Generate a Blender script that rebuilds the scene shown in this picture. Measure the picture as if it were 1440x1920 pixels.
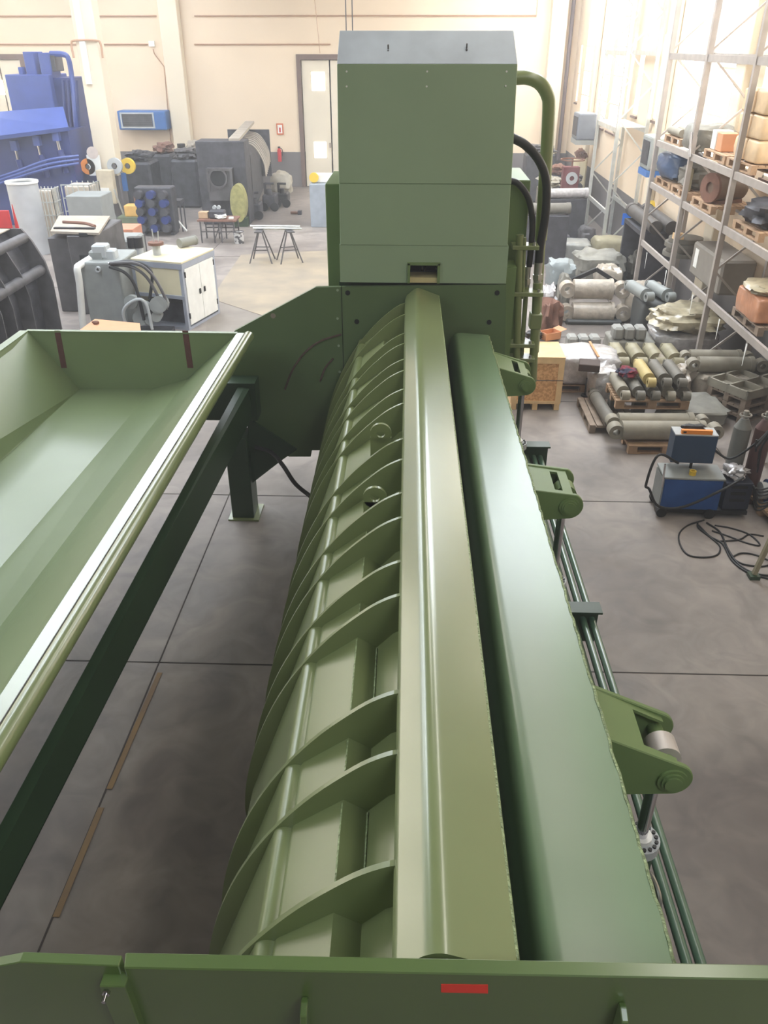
import bpy, bmesh, math, random
from mathutils import Vector, Matrix, noise
random.seed(7)
for o in list(bpy.data.objects): bpy.data.objects.remove(o)
SC = bpy.context.scene; COL = SC.collection
# ------------------------------------------------------------------ camera
H = 5.6; FPX = 1500.0; PITCH = math.radians(30.4); YAW = math.radians(2.1)
cam = bpy.data.cameras.new('camera'); camo = bpy.data.objects.new('camera', cam); COL.objects.link(camo)
camo.location = (0, 0, H); camo.rotation_euler = (math.pi/2-PITCH, 0, YAW)
cam.sensor_fit = 'VERTICAL'; cam.sensor_height = 36; cam.lens = 36*FPX/1920; cam.clip_end = 200; cam.clip_start = .05
SC.camera = camo
ROT = Matrix.Rotation(YAW, 3, 'Z') @ Matrix.Rotation(math.pi/2-PITCH, 3, 'X')
def ray(u, v): return ROT @ Vector(((u-720)/FPX, -(v-960)/FPX, -1))
def PZ(u, v, z=0):
    d = ray(u, v); t = (z-H)/d.z; return Vector((d.x*t, d.y*t, z))
def PY(u, v, y):
    d = ray(u, v); t = y/d.y; return Vector((d.x*t, y, H+d.z*t))
def PX(u, v, x):
    d = ray(u, v); t = x/d.x; return Vector((x, d.y*t, H+d.z*t))
def RR(u0, u1, v0, v1, y):          # x0, x1, z0, z1 of a pixel rectangle standing at distance y
    vm = (v0+v1)/2; return PY(u0, vm, y).x, PY(u1, vm, y).x, PY((u0+u1)/2, v1, y).z, PY((u0+u1)/2, v0, y).z
# ------------------------------------------------------------------ world, exposure
HAZE = .0055
w = bpy.data.worlds.new('world'); SC.world = w; w.use_nodes = True
bg = w.node_tree.nodes['Background']; bg.inputs[0].default_value = (.80, .90, 1, 1); bg.inputs[1].default_value = 1.0
vs_ = w.node_tree.nodes.new('ShaderNodeVolumeScatter'); vs_.inputs['Density'].default_value = HAZE; vs_.inputs['Color'].default_value = (.95, .93, .93, 1); w.node_tree.links.new(vs_.outputs[0], w.node_tree.nodes['World Output'].inputs['Volume'])
SC.view_settings.view_transform = 'Standard'; SC.view_settings.look = 'None'
SC.view_settings.exposure = 0.28; SC.view_settings.gamma = 1.0; SC.view_settings.use_curve_mapping = False
def area(loc, rot, sx, sy, power, col=(1, 1, 1)):
    l = bpy.data.lights.new('lamp', 'AREA'); l.shape = 'RECTANGLE'; l.size = sx; l.size_y = sy; l.energy = power; l.color = col
    o = bpy.data.objects.new('ceiling_lamp_light', l); o.location = loc; o.rotation_euler = rot; COL.objects.link(o); return o
SKY_E = 10.5; WIN_E = 5.0; ADDL_E = 9.0
# ------------------------------------------------------------------ materials
def lin(c): return tuple((x/255/12.92 if x/255 <= .04045 else ((x/255+.055)/1.055)**2.4) for x in c)
MATS = {}
def mat(name, rgb, rough=.5, metal=0, var=.12, scale=4, bump=0., bscale=60, rgb2=None, coat=0, emit=0, alpha=1, mask=(.45, .65), trans=0):
    if name in MATS: return MATS[name]
    m = bpy.data.materials.new(name); m.use_nodes = True; nt = m.node_tree; N = nt.nodes; L = nt.links
    p = N['Principled BSDF']; c = lin(rgb)
    p.inputs['Roughness'].default_value = rough; p.inputs['Metallic'].default_value = metal
    p.inputs['Coat Weight'].default_value = coat; p.inputs['Coat Roughness'].default_value = .22; p.inputs['Coat IOR'].default_value = 1.8
    p.inputs['Alpha'].default_value = alpha; p.inputs['Transmission Weight'].default_value = trans
    tc = N.new('ShaderNodeTexCoord'); nz = N.new('ShaderNodeTexNoise'); nz.inputs['Scale'].default_value = scale; nz.inputs['Detail'].default_value = 5
    L.new(tc.outputs['Object'], nz.inputs['Vector'])
    cr = N.new('ShaderNodeValToRGB'); cr.color_ramp.elements[0].position = mask[0] if rgb2 else .3; cr.color_ramp.elements[1].position = mask[1] if rgb2 else .7
    c2 = lin(rgb2) if rgb2 else tuple(min(1, x*(1+var)) for x in c)
    c1 = c if rgb2 else tuple(x*(1-var) for x in c)
    cr.color_ramp.elements[0].color = (*c1, 1); cr.color_ramp.elements[1].color = (*c2, 1)
    L.new(nz.outputs['Fac'], cr.inputs['Fac']); L.new(cr.outputs['Color'], p.inputs['Base Color'])
    if emit:
        p.inputs['Emission Color'].default_value = (*c, 1); p.inputs['Emission Strength'].default_value = emit
    if bump:
        n2 = N.new('ShaderNodeTexNoise'); n2.inputs['Scale'].default_value = bscale; n2.inputs['Detail'].default_value = 3
        L.new(tc.outputs['Object'], n2.inputs['Vector'])
        b = N.new('ShaderNodeBump'); b.inputs['Strength'].default_value = bump; b.inputs['Distance'].default_value = .02
        L.new(n2.outputs['Fac'], b.inputs['Height']); L.new(b.outputs['Normal'], p.inputs['Normal'])
    MATS[name] = m; return m
G = mat('green_paint', (122, 133, 86), .34, 0, .05, 1.5, .05, 14, coat=.3)
GTW = mat('green_tower_lit', (148, 168, 136), .5, 0, .05, 1.0)  # shear green lightened, the light on the tower front put into the colour
GG = mat('green_gloss_paint', (126, 138, 92), .3, 0, .06, 1.2, .06, 5, coat=.7)
GL = mat('green_lid_sheen_tint', (112, 138, 102), .36, 0, .08, 1.0, .10, 4, coat=.3)  # cooler green, the lid's cool reflection put into the colour
GPIPE = mat('teal_green_pipe_paint', (82, 112, 92), .3, 0, .05, 2, coat=.6)
GE = mat('green_end_paint', (86, 110, 54), .4, 0, .06, 2, coat=.8)
GF = mat('green_flange_shaded', (92, 112, 74), .45, 0, .06, 2)  # shear green deepened, the flange plate's shade put into the colour
GM = mat('green_matt_paint', (108, 130, 80), .5, 0, .05, 1.5)
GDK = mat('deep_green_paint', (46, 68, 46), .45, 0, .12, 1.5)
GT = mat('green_tray_paint', (122, 138, 98), .36, 0, .06, 1.2, .05, 8, coat=.22)
WELD = mat('weld_bead', (150, 165, 120), .4, .1, .4, 40, .9, 60)
GREYCAP = mat('grey_sheet', (192, 202, 212), .6, 0, .12, 2.5)
CHROME = mat('chrome', (205, 205, 210), .12, 1, .03, 3)
STEEL = mat('zinc_steel', (190, 190, 185), .3, .9, .1, 8)
GALV = mat('galvanised', (205, 208, 205), .38, .6, .12, 6)
DSTEEL = mat('dark_steel', (92, 90, 92), .55, .3, .3, 3, .2, 10)
BSTEEL = mat('grimy_dark_metal', (66, 66, 72), .6, .2, .4, 4, .3, 12)
DUSTY = mat('dusty_metal_top', (165, 155, 142), .8, 0, .15, 3)
RUBBER = mat('black_rubber', (34, 35, 37), .5, 0, .2, 8)
BLACK = mat('black_plastic', (26, 26, 28), .5, 0, .2, 8)
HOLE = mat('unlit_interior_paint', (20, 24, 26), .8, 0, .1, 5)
CREAM = mat('cream_wall', (228, 208, 182), .8, 0, .04, .5)
PILLAR = mat('cream_pillar', (222, 210, 188), .7, 0, .04, .7)
WAINS = mat('grey_wainscot', (112, 108, 108), .7, 0, .1, .8)
PIPEB = mat('brown_conduit', (178, 140, 112), .6, 0, .1, 5)
BROWN = mat('brown_door_frame', (112, 92, 84), .6, 0, .1, 5)
DOORP = mat('cream_door', (222, 212, 192), .6, 0, .05, 1)
PANE = mat('bright_frosted_pane', (255, 247, 232), .3, 0, .01, 3, emit=WIN_E)
SKYL = mat('skylight_pane', (238, 246, 255), .3, 0, .01, 3, emit=SKY_E)
ADDLM = mat('added_light_glow', (255, 250, 240), .3, 0, .01, 3, emit=ADDL_E)
BLUEM = mat('blue_machine_paint', (62, 82, 150), .42, 0, .1, 2)
BLUED = mat('deep_blue_paint', (34, 52, 112), .4, 0, .15, 2)
BLUEC = mat('welder_blue', (32, 78, 140), .45, 0, .15, 4)
BLUET = mat('slate_blue_paint', (44, 66, 92), .5, 0, .08, 3)
BLUEH = mat('heater_blue', (52, 104, 168), .5, 0, .08, 3)
ORANGE = mat('orange_plastic', (232, 140, 50), .5, 0, .05, 5)
YEL = mat('yellow_paint', (226, 190, 60), .5, 0, .08, 5)
YELG = mat('dull_yellow_paint', (150, 146, 92), .6, 0, .3, 6)
RED = mat('red_tape', (250, 72, 56), .5, 0, .03, 5)
REDP = mat('red_paint', (196, 44, 48), .5, 0, .08, 5)
WHITE = mat('white_paint', (226, 226, 222), .5, 0, .05, 5)
GREYP = mat('grey_tank_paint', (140, 144, 142), .5, 0, .1, 4, .1, 10)
GREYL = mat('light_grey_paint', (176, 180, 182), .5, 0, .08, 4)
CREAMC = mat('cream_cabinet_paint', (214, 204, 172), .6, 0, .06, 2)
FRAMEA = mat('aluminium_frame', (170, 176, 190), .4, .4, .06, 4)
RACKG = mat('grey_rack_paint', (168, 160, 154), .5, .2, .1, 5)
CARD = mat('cardboard', (205, 152, 110), .8, 0, .08, 5)
CARDO = mat('orange_cardboard', (208, 152, 116), .8, 0, .06, 4)
WOOD = mat('pallet_wood', (170, 140, 112), .8, 0, .2, 6, .3, 30)
WOODG = mat('grey_pallet_wood', (138, 122, 108), .85, 0, .2, 6, .3, 30)
PINE = mat('crate_pine', (222, 188, 140), .7, 0, .12, 5, .1, 30)
OSB = mat('crate_osb', (196, 144, 96), .75, 0, .1, 26, .3, 40, rgb2=(226, 178, 126), mask=(.42, .6))
PRIMER = mat('dusty_primer_grey', (142, 136, 122), .65, 0, .15, 5, .15, 20)
PRIMD = mat('dark_primer_grey', (108, 104, 96), .6, 0, .18, 5, .15, 20)
OLIVE = mat('olive_primer', (146, 139, 114), .5, 0, .15, 5, .2, 20)
YPRIM = mat('yellow_primer', (180, 162, 108), .55, 0, .15, 5)
WRAP = mat('dusty_plastic_wrap', (176, 166, 152), .35, 0, .2, 7, .8, 9, coat=.4)
WRAPW = mat('clear_plastic_wrap', (176, 173, 174), .22, 0, .18, 9, 1.0, 12, coat=.8)
WRAPO = mat('tan_plastic_wrap', (168, 158, 132), .35, 0, .22, 7, .8, 9, coat=.4)
TARP = mat('grey_tarp', (128, 126, 118), .6, 0, .2, 5, .5, 8)
RUST = mat('rusty_brown', (118, 84, 70), .8, 0, .25, 6)
SCUFF = mat('brown_scuff', (92, 74, 66), .8, 0, .3, 20)
PURP = mat('reddish_primer_strip', (98, 62, 58), .6, 0, .2, 10)
TAN = mat('tan_wood_block', (188, 158, 126), .8, 0, .15, 5)
WALLD = mat('outdoor_dark', (60, 60, 60), .8)
# concrete floor
def floor_mat():
    m = bpy.data.materials.new('concrete_floor'); m.use_nodes = True; nt = m.node_tree; N = nt.nodes; L = nt.links
    p = N['Principled BSDF']; tc = N.new('ShaderNodeTexCoord')
    def nz(s, d, dist=0):
        n = N.new('ShaderNodeTexNoise'); n.inputs['Scale'].default_value = s; n.inputs['Detail'].default_value = d; n.inputs['Distortion'].default_value = dist
        L.new(tc.outputs['Object'], n.inputs['Vector']); return n
    a = nz(.35, 6, .4); r = N.new('ShaderNodeValToRGB'); r.color_ramp.elements[0].position = .3; r.color_ramp.elements[1].position = .72
    r.color_ramp.elements[0].color = (*lin((106, 98, 93)), 1); r.color_ramp.elements[1].color = (*lin((166, 158, 152)), 1)
    L.new(a.outputs['Fac'], r.inputs['Fac'])
    b = nz(2.2, 8, 1.2); r2 = N.new('ShaderNodeValToRGB'); r2.color_ramp.elements[0].position = .32; r2.color_ramp.elements[1].position = .7
    r2.color_ramp.elements[0].color = (.62, .60, .60, 1); r2.color_ramp.elements[1].color = (1.12, 1.1, 1.08, 1); L.new(b.outputs['Fac'], r2.inputs['Fac'])
    mx = N.new('ShaderNodeMixRGB'); mx.blend_type = 'MULTIPLY'; mx.inputs[0].default_value = .8
    L.new(r.outputs[0], mx.inputs[1]); L.new(r2.outputs[0], mx.inputs[2])
    v = N.new('ShaderNodeTexVoronoi'); v.inputs['Scale'].default_value = 1.1; L.new(tc.outputs['Object'], v.inputs['Vector'])
    r3 = N.new('ShaderNodeValToRGB'); r3.color_ramp.elements[0].position = .10; r3.color_ramp.elements[1].position = .22
    r3.color_ramp.elements[0].color = (.72, .72, .73, 1); r3.color_ramp.elements[1].color = (1, 1, 1, 1); L.new(v.outputs['Distance'], r3.inputs['Fac'])
    mx2 = N.new('ShaderNodeMixRGB'); mx2.blend_type = 'MULTIPLY'; mx2.inputs[0].default_value = .7
    L.new(mx.outputs[0], mx2.inputs[1]); L.new(r3.outputs[0], mx2.inputs[2])
    L.new(mx2.outputs[0], p.inputs['Base Color'])
    rr = N.new('ShaderNodeMapRange'); rr.inputs['To Min'].default_value = .38; rr.inputs['To Max'].default_value = .75; L.new(b.outputs['Fac'], rr.inputs['Value'])
    L.new(rr.outputs[0], p.inputs['Roughness'])
    bp = N.new('ShaderNodeBump'); bp.inputs['Strength'].default_value = .15; c = nz(30, 4); L.new(c.outputs['Fac'], bp.inputs['Height']); L.new(bp.outputs['Normal'], p.inputs['Normal'])
    return m
FLOORM = floor_mat()
# ------------------------------------------------------------------ mesh helpers
WN = ('ridge_cap', 'ribbed_shell', 'side_lid')
class MB:
    def __init__(s): s.v = []; s.f = []; s.sm = []
    def add(s, vs, fs, smooth=False):
        n = len(s.v); s.v += [Vector(p) for p in vs]; s.f += [[i+n for i in f] for f in fs]; s.sm += [smooth]*len(fs); return s
    def box(s, x0, x1, y0, y1, z0, z1, M=None):
        vs = [Vector(p) for p in ((x0,y0,z0),(x1,y0,z0),(x1,y1,z0),(x0,y1,z0),(x0,y0,z1),(x1,y0,z1),(x1,y1,z1),(x0,y1,z1))]
        if M: vs = [M @ p for p in vs]
        return s.add(vs, [(0,3,2,1),(4,5,6,7),(0,1,5,4),(1,2,6,5),(2,3,7,6),(3,0,4,7)])
    def cyl(s, a, b, r, n=16, r2=None, cap=True):
        a = Vector(a); b = Vector(b); r2 = r if r2 is None else r2; d = (b-a).normalized()
        q = d.to_track_quat('Z', 'Y'); ex = q @ Vector((1,0,0)); ey = q @ Vector((0,1,0)); vs = []
        for c, rr in ((a, r), (b, r2)):
            for i in range(n):
                t = 2*math.pi*i/n; vs.append(c+ex*math.cos(t)*rr+ey*math.sin(t)*rr)
        s.add(vs, [(i, (i+1) % n, n+(i+1) % n, n+i) for i in range(n)], True)
        if cap: s.add(vs[:n], [list(range(n))[::-1]]); s.add(vs[n:], [list(range(n))])
        return s
    def bar(s, a, b, wd, h=None):
        a = Vector(a); b = Vector(b); h = h or wd; d = (b-a).normalized(); up = Vector((0,0,1)) if abs(d.z) < .95 else Vector((0,1,0))
        sx = d.cross(up).normalized(); sy = sx.cross(d).normalized(); vs = []
        for c in (a, b):
            for i, j in ((-1,-1),(1,-1),(1,1),(-1,1)): vs.append(c+sx*i*wd/2+sy*j*h/2)
        return s.add(vs, [(0,3,2,1),(4,5,6,7),(0,1,5,4),(1,2,6,5),(2,3,7,6),(3,0,4,7)])
    def tube(s, pts, r, n=10, cap=True, sub=6):
        P = [Vector(p) for p in pts]
        if len(P) > 2 and sub > 1:                     # Catmull-Rom smoothing
            Q = []
            E_ = [2*P[0]-P[1]]+P+[2*P[-1]-P[-2]]
            for i in range(1, len(E_)-2):
                for k in range(sub):
                    t = k/sub; a, b, c, d = E_[i-1:i+3]
                    Q.append(.5*((2*b)+(c-a)*t+(2*a-5*b+4*c-d)*t*t+(3*b-a-3*c+d)*t**3))
            Q.append(P[-1]); P = Q
        vs = []; prev = None
        for i, p in enumerate(P):
            d = (P[min(i+1, len(P)-1)]-P[max(i-1, 0)]).normalized()
            if prev is None:
                up = Vector((0,0,1)) if abs(d.z) < .9 else Vector((1,0,0)); ex = d.cross(up).normalized()
            else: ex = (prev-d*prev.dot(d)).normalized()
            prev = ex; ey = d.cross(ex)
            for k in range(n):
                t = 2*math.pi*k/n; vs.append(p+ex*math.cos(t)*r+ey*math.sin(t)*r)
        m = len(P)
        s.add(vs, [(i*n+k, i*n+(k+1) % n, (i+1)*n+(k+1) % n, (i+1)*n+k) for i in range(m-1) for k in range(n)], True)
        if cap: s.add(vs[:n], [list(range(n))[::-1]]); s.add(vs[-n:], [list(range(n))])
        return s
    def ring(s, c, ax, R, r, wd, n=24):                # flat washer / annulus, axis ax
        c = Vector(c); q = Vector(ax).to_track_quat('Z', 'Y'); vs = []
        for rr, h in ((R,-wd/2),(R,wd/2),(r,wd/2),(r,-wd/2)):
            for i in range(n):
                t = 2*math.pi*i/n; vs.append(c+q @ Vector((math.cos(t)*rr, math.sin(t)*rr, h)))
        for k in range(4):
            a = k*n; b = ((k+1) % 4)*n
            s.add([vs[a+i] for i in range(n)]+[vs[b+i] for i in range(n)], [(i, (i+1) % n, n+(i+1) % n, n+i) for i in range(n)], k in (0, 2))
        return s
    def loft(s, A, B, smooth=False, cap=True, close=True):
        n = len(A); vs = [Vector(p) for p in A]+[Vector(p) for p in B]
        m = n if close else n-1
        s.add(vs, [(i, (i+1) % n, n+(i+1) % n, n+i) for i in range(m)], smooth)
        if cap: s.add(A, [list(range(n))[::-1]]); s.add(B, [list(range(n))])
        return s
    def prism(s, poly, y0, y1):                        # poly of (x, z) extruded along y
        return s.loft([(x, y0, z) for x, z in poly], [(x, y1, z) for x, z in poly])
    def blob(s, c, sz, seed=0, n=12, amp=.12, p=4, flat=True):
        c = Vector(c); vs = []; fs = []
        for i in range(n+1):
            th = math.pi*i/n-math.pi/2
            for j in range(2*n):
                ph = math.pi*j/n; f = lambda q: math.copysign(abs(q)**(2/p), q)
                d = Vector((f(math.cos(th))*f(math.cos(ph)), f(math.cos(th))*f(math.sin(ph)), f(math.sin(th))))
                k = 1+amp*noise.noise(d*2.3+Vector((seed*3.7, seed, 0)))*2+amp*.5*noise.noise(d*6+Vector((0, seed*2.1, 5)))
                q = Vector((d.x*sz[0]/2*k, d.y*sz[1]/2*k, d.z*sz[2]/2*k))
                if flat: q.z = max(q.z, -sz[2]/2)
                vs.append(c+q)
        m = 2*n
        for i in range(n):
            for j in range(m): fs.append((i*m+j, i*m+(j+1) % m, (i+1)*m+(j+1) % m, (i+1)*m+j))
        return s.add(vs, fs, True)
    def build(s, name, m, parent=None, org=None, bevel=0, seg=1):
        me = bpy.data.meshes.new(name); o_ = Vector(org) if org is not None else (ORG[0] if parent is not None else Vector((0,0,0)))
        me.from_pydata([p-o_ for p in s.v], [], s.f); me.materials.append(m)
        bm = bmesh.new(); bm.from_mesh(me); bmesh.ops.remove_doubles(bm, verts=bm.verts, dist=1e-5)
        for i, f in enumerate(bm.faces): pass
        bmesh.ops.recalc_face_normals(bm, faces=bm.faces); bm.to_mesh(me); bm.free()
        if len(me.polygons) == len(s.sm):
            for pl, q in zip(me.polygons, s.sm): pl.use_smooth = q
        elif any(s.sm):
            for pl in me.polygons: pl.use_smooth = True
        if any(s.sm):
            try: me.set_sharp_from_angle(angle=math.radians(40))
            except Exception: pass
        o = bpy.data.objects.new(name, me); COL.objects.link(o)
        if parent is not None: o.parent = parent
        elif org is not None: o.location = o_
        if any(s.sm) and name in WN:
            q_ = o.modifiers.new('weighted', 'WEIGHTED_NORMAL'); q_.keep_sharp = True; q_.weight = 90
        if bevel:
            b = o.modifiers.new('bevel', 'BEVEL'); b.width = bevel; b.segments = seg; b.limit_method = 'ANGLE'; b.angle_limit = math.radians(35); b.harden_normals = False
        return o
ORG = [Vector((0,0,0))]
def thing(name, label, cat, loc=(0,0,0), rz=0, group=None, world=False):
    """Empty at the base. world=True: parts are modelled in world coordinates; else local."""
    o = bpy.data.objects.new(name, None); COL.objects.link(o); o.location = loc; o.rotation_euler = (0,0,rz); o.empty_display_size = .1
    o['label'] = label; o['category'] = cat
    if group: o['group'] = group
    ORG[0] = Vector(loc) if world else Vector((0,0,0))
    return o
def tag(o, label, cat, group=None):
    o['label'] = label; o['category'] = cat
    if group: o['group'] = group
    return o
def struct(o): o['kind'] = 'structure'; return o
CH = {}
def dup(root, loc, rz=0, label=None, group=None, rx=None, sc=None):
    if root.name not in CH:
        allo = list(COL.objects); ch = {}
        for o in allo:
            if o.parent: ch.setdefault(o.parent.name, []).append(o)
        CH[root.name] = [(c, ch.get(c.name, [])) for c in ch.get(root.name, [])]
    r = root.copy(); COL.objects.link(r); r.location = loc; r.rotation_euler = (rx or 0, 0, rz)
    if sc: r.scale = sc if isinstance(sc, tuple) else (sc, sc, sc)
    if label: r['label'] = label
    if group: r['group'] = group
    for c, gs in CH[root.name]:
        k = c.copy(); COL.objects.link(k); k.parent = r
        for g in gs:
            q = g.copy(); COL.objects.link(q); q.parent = k
    return r
# ================================================================== ROOM
YB = 38.4; XR = 6.55; XL = -24.0; YN = -6.0; ZC = 9.4
struct(MB().box(XL-.3, XR+.3, YN, YB+.3, -.3, 0).build('floor', FLOORM))
# cast joints in the slab
jm = mat('joint_filler', (62, 56, 52), .8)
def strip(name, a, b, wd, m, z=.004):
    a = Vector((a[0], a[1], z)); b = Vector((b[0], b[1], z)); d = (b-a).normalized(); n = Vector((-d.y, d.x, 0))*wd/2
    t = Vector((0,0,.004-z*0))
    return MB().loft([a+n-t, b+n-t, b-n-t, a-n-t], [a+n, b+n, b-n, a-n]).build(name, m)
k = 1
for a, b in (((-2.59, -4), (-2.59, 38)), ((-6.3, -4), (-6.3, 38)), ((1.2, -4), (1.2, 38)), ((4.9, -4), (4.9, 38)), ((-23, 9.92), (6.4, 9.95)), ((-23, 6.25), (6.4, 6.38)),
             ((-23, 13.6), (6.4, 13.6)), ((-23, 17.3), (6.4, 17.3)), ((-23, 21), (6.4, 21)), ((-23, 24.7), (6.4, 24.7))):
    struct(strip('floor_joint', a, b, .014, jm))
pale = mat('pale_floor_coating', (142, 132, 118), .6, 0, .12, 1.2, rgb2=(166, 152, 130), mask=(.35, .7))
q = [PZ(452, 478), PZ(612, 470), PZ(640, 640), PZ(395, 560)]
def patch(name, q, m, z=.006): return struct(MB().loft([(p[0], p[1], .001) for p in q], [(p[0], p[1], z) for p in q]).build(name, m))
patch('floor_patch', q, pale)
patch('floor_patch', [PZ(395, 562), PZ(640, 640), PZ(640, 700), PZ(385, 625)], mat('pale_worn_floor', (136, 128, 120), .6, 0, .15, 1.5))
yl = mat('faded_yellow_line', (122, 100, 76), .75, 0, .2, 3, rgb2=(140, 112, 70), mask=(.4, .75))
for a, b in (((300, 1262), (205, 1480)), ((190, 1515), (105, 1720))):
    A = PZ(*a); B = PZ(*b); struct(strip('floor_line', A, B, .05, yl, .007))
# back wall with two door openings
def wall_piece(x0, x1, z0, z1, m, name='wall_back', y=YB): return struct(MB().box(x0, x1, y, y+.3, z0, z1).build(name, m))
WZ = PY(300, 284, YB).z; DT = PY(572, 112, YB).z
d1 = (PY(572, 300, YB).x, PY(690, 300, YB).x); d2 = (PY(-60, 300, YB).x, PY(75, 300, YB).x)
xs = [XL, d2[0], d2[1], d1[0], d1[1], XR]
for i in (0, 2, 4):
    wall_piece(xs[i], xs[i+1], WZ, ZC, CREAM); struct(MB().box(xs[i], xs[i+1], YB-.03, YB+.28, 0, WZ).build('wainscot_back', WAINS))
wall_piece(d1[0], d1[1], DT, ZC, CREAM); wall_piece(d2[0], d2[1], DT, ZC, CREAM)
# panel joints of the wall as shallow raised seams
seam = mat('wall_seam', (214, 190, 160), .8)
def door(n, x0, x1, zt, wins, leafx):
    d = bpy.data.objects.new('door_%d' % n, None); COL.objects.link(d); d.location = (x0, YB, 0); d['kind'] = 'structure'; ORG[0] = Vector(d.location)
    m = MB()
    MB().box(x0-.18, x1+.18, YB-.06, YB+.1, zt, zt+.2).build('door_frame', BROWN, d)
    MB().box(x0-.18, x0, YB-.06, YB+.1, 0, zt).build('door_frame', BROWN, d)
    MB().box(x1, x1+.18, YB-.06, YB+.1, 0, zt).build('door_frame', BROWN, d)
    xsn = [x0]+leafx+[x1]
    for i in range(len(xsn)-1):
        lf = MB().box(xsn[i]+.03, xsn[i+1]-.03, YB+.04, YB+.12, .02, zt-.02).build('door_leaf', DOORP, d)
        MB().box(xsn[i+1]-.1, xsn[i+1]-.06, YB+.0, YB+.05, 1.6, 1.8).build('door_handle', BROWN, lf)
    for (a, b, c, e) in wins:
        MB().box(a, b, YB+.015, YB+.05, c, e).build('door_pane', PANE, d, bevel=.03)
def wr(u0, u1, v0, v1): x0, x1, z0, z1 = RR(u0, u1, v0, v1, YB); return (x0, x1, z0, z1)
door(1, d1[0], d1[1], DT, [wr(584, 609, 135, 170), wr(589, 612, 266, 296)], [PY(620, 200, YB).x])
door(2, d2[0], d2[1], DT, [wr(-22, 7, 150, 178), (d2[0]+.4, d2[0]+1.0, 1.9, 2.7)], [PY(14, 200, YB).x])
# right wall with slit windows
ya, yb = YN, YB+.3
struct(MB().box(XR, XR+.3, ya, yb, 0, 1.55).build('wainscot_right', WAINS))
# windows: list of (y0, y1, z0, z1)
wins = []
def wpx(u0, v0, u1, v1, dy):
    a = PX(u0, v0, XR); b = PX(u1, v1, XR); y = (a.y+b.y)/2; wins.append((y-dy/2, y+dy/2, min(a.z, b.z), max(a.z, b.z)))
wpx(1073, 85, 1066, 190, .42); wpx(1089, 82, 1083, 193, .42)
wpx(1209, 65, 1192, 218, .62); wpx(1250, 60, 1232, 228, .62)
for y0, y1, z0, z1 in ((34.0, 36.2, 3.0, 8.8), (31.2, 33.0, 3.0, 8.8), (29.3, 30.7, 3.0, 8.8), (21.2, 23.1, 3.3, 8.8), (18.8, 20.7, 3.3, 8.8), (16.9, 17.5, 3.4, 6.2), (15.9, 16.5, 3.4, 6.2),
                       (12, 13.6, 3.3, 8.4)):
    wins.append((y0, y1, z0, z1))
wins.sort()
prev = ya
wallr = MB()
for (y0, y1, z0, z1) in wins:
    if y0 > prev: wallr.box(XR, XR+.3, prev, y0, 1.55, ZC)
    wallr.box(XR, XR+.3, y0, y1, 1.55, z0); wallr.box(XR, XR+.3, y0, y1, z1, ZC); prev = y1
wallr.box(XR, XR+.3, prev, yb, 1.55, ZC)
struct(wallr.build('wall_right', CREAM))
for i, (y0, y1, z0, z1) in enumerate(wins):
    o = bpy.data.objects.new('window_%d' % (i+1), None); COL.objects.link(o); o.location = (XR, y0, z0); o['kind'] = 'structure'; ORG[0] = Vector(o.location)
    MB().box(XR+.06, XR+.1, y0, y1, z0, z1).build('pane', PANE, o)
    f = MB(); f.box(XR+.0, XR+.05, y0, y0+.05, z0, z1).box(XR, XR+.05, y1-.05, y1, z0, z1).box(XR, XR+.05, y0, y1, z0, z0+.05).box(XR, XR+.05, y0, y1, z1-.05, z1)
    n = max(1, int((z1-z0)/.8))
    f.build('window_frame', PILLAR, o)
    MB().box(XR-.06, XR+.05, y0-.03, y1+.03, z0-.06, z0).build('window_sill', BROWN, o)
    for k in range(1, n+1):
        if k < n+0: MB().box(XR+.0, XR+.05, y0+.05, y1-.05, z0+(z1-z0)*k/n-.02, z0+(z1-z0)*k/n+.02).build('glazing_bar', PILLAR, o)
# left + near walls, ceiling with skylights
lwins = [(8+4.2*i, 10.4+4.2*i, 2.2, 8.6) for i in range(7)]
lw = MB(); prev = ya
for (y0, y1, z0, z1) in lwins: lw.box(XL-.3, XL, prev, y0, 0, ZC).box(XL-.3, XL, y0, y1, 0, z0).box(XL-.3, XL, y0, y1, z1, ZC); prev = y1
struct(lw.box(XL-.3, XL, prev, yb, 0, ZC).build('wall_left', CREAM))
for k, (y0, y1, z0, z1) in enumerate(lwins): struct(MB().box(XL-.15, XL-.1, y0, y1, z0, z1).build('window_%d' % (70+k), PANE))
for k in range(4):  # unseen light row, added to brighten the near part of the lid
    y_ = 1.6+2.9*k; tag(MB().box(2.9, 3.5, y_, y_+2.3, ZC-.14, ZC-.02).build('added_light', ADDLM), ['nearest', 'second nearest', 'third nearest', 'farthest'][k]+' added light panel in the short unseen row above the right side of the shear', 'added light', 'added lights right of the shear')
for k in range(7):  # unseen light row, added to give the ridge its highlight streak
    y_ = 9.5+3.2*k; lf = tag(MB().box(.12, .72, y_, y_+2.6, ZC-.14, ZC-.02).build('added_light', ADDLM), ['nearest', 'second nearest', 'third nearest', 'middle', 'third farthest', 'second farthest', 'farthest'][k]+' added light panel in the long unseen row above the shear ridge', 'added light', 'added lights above the shear')
struct(MB().box(XL, XR, YN-.3, YN, 0, ZC).build('wall_near', mat('grey_near_wall', (108, 102, 94), .8)))
sky = []
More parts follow.
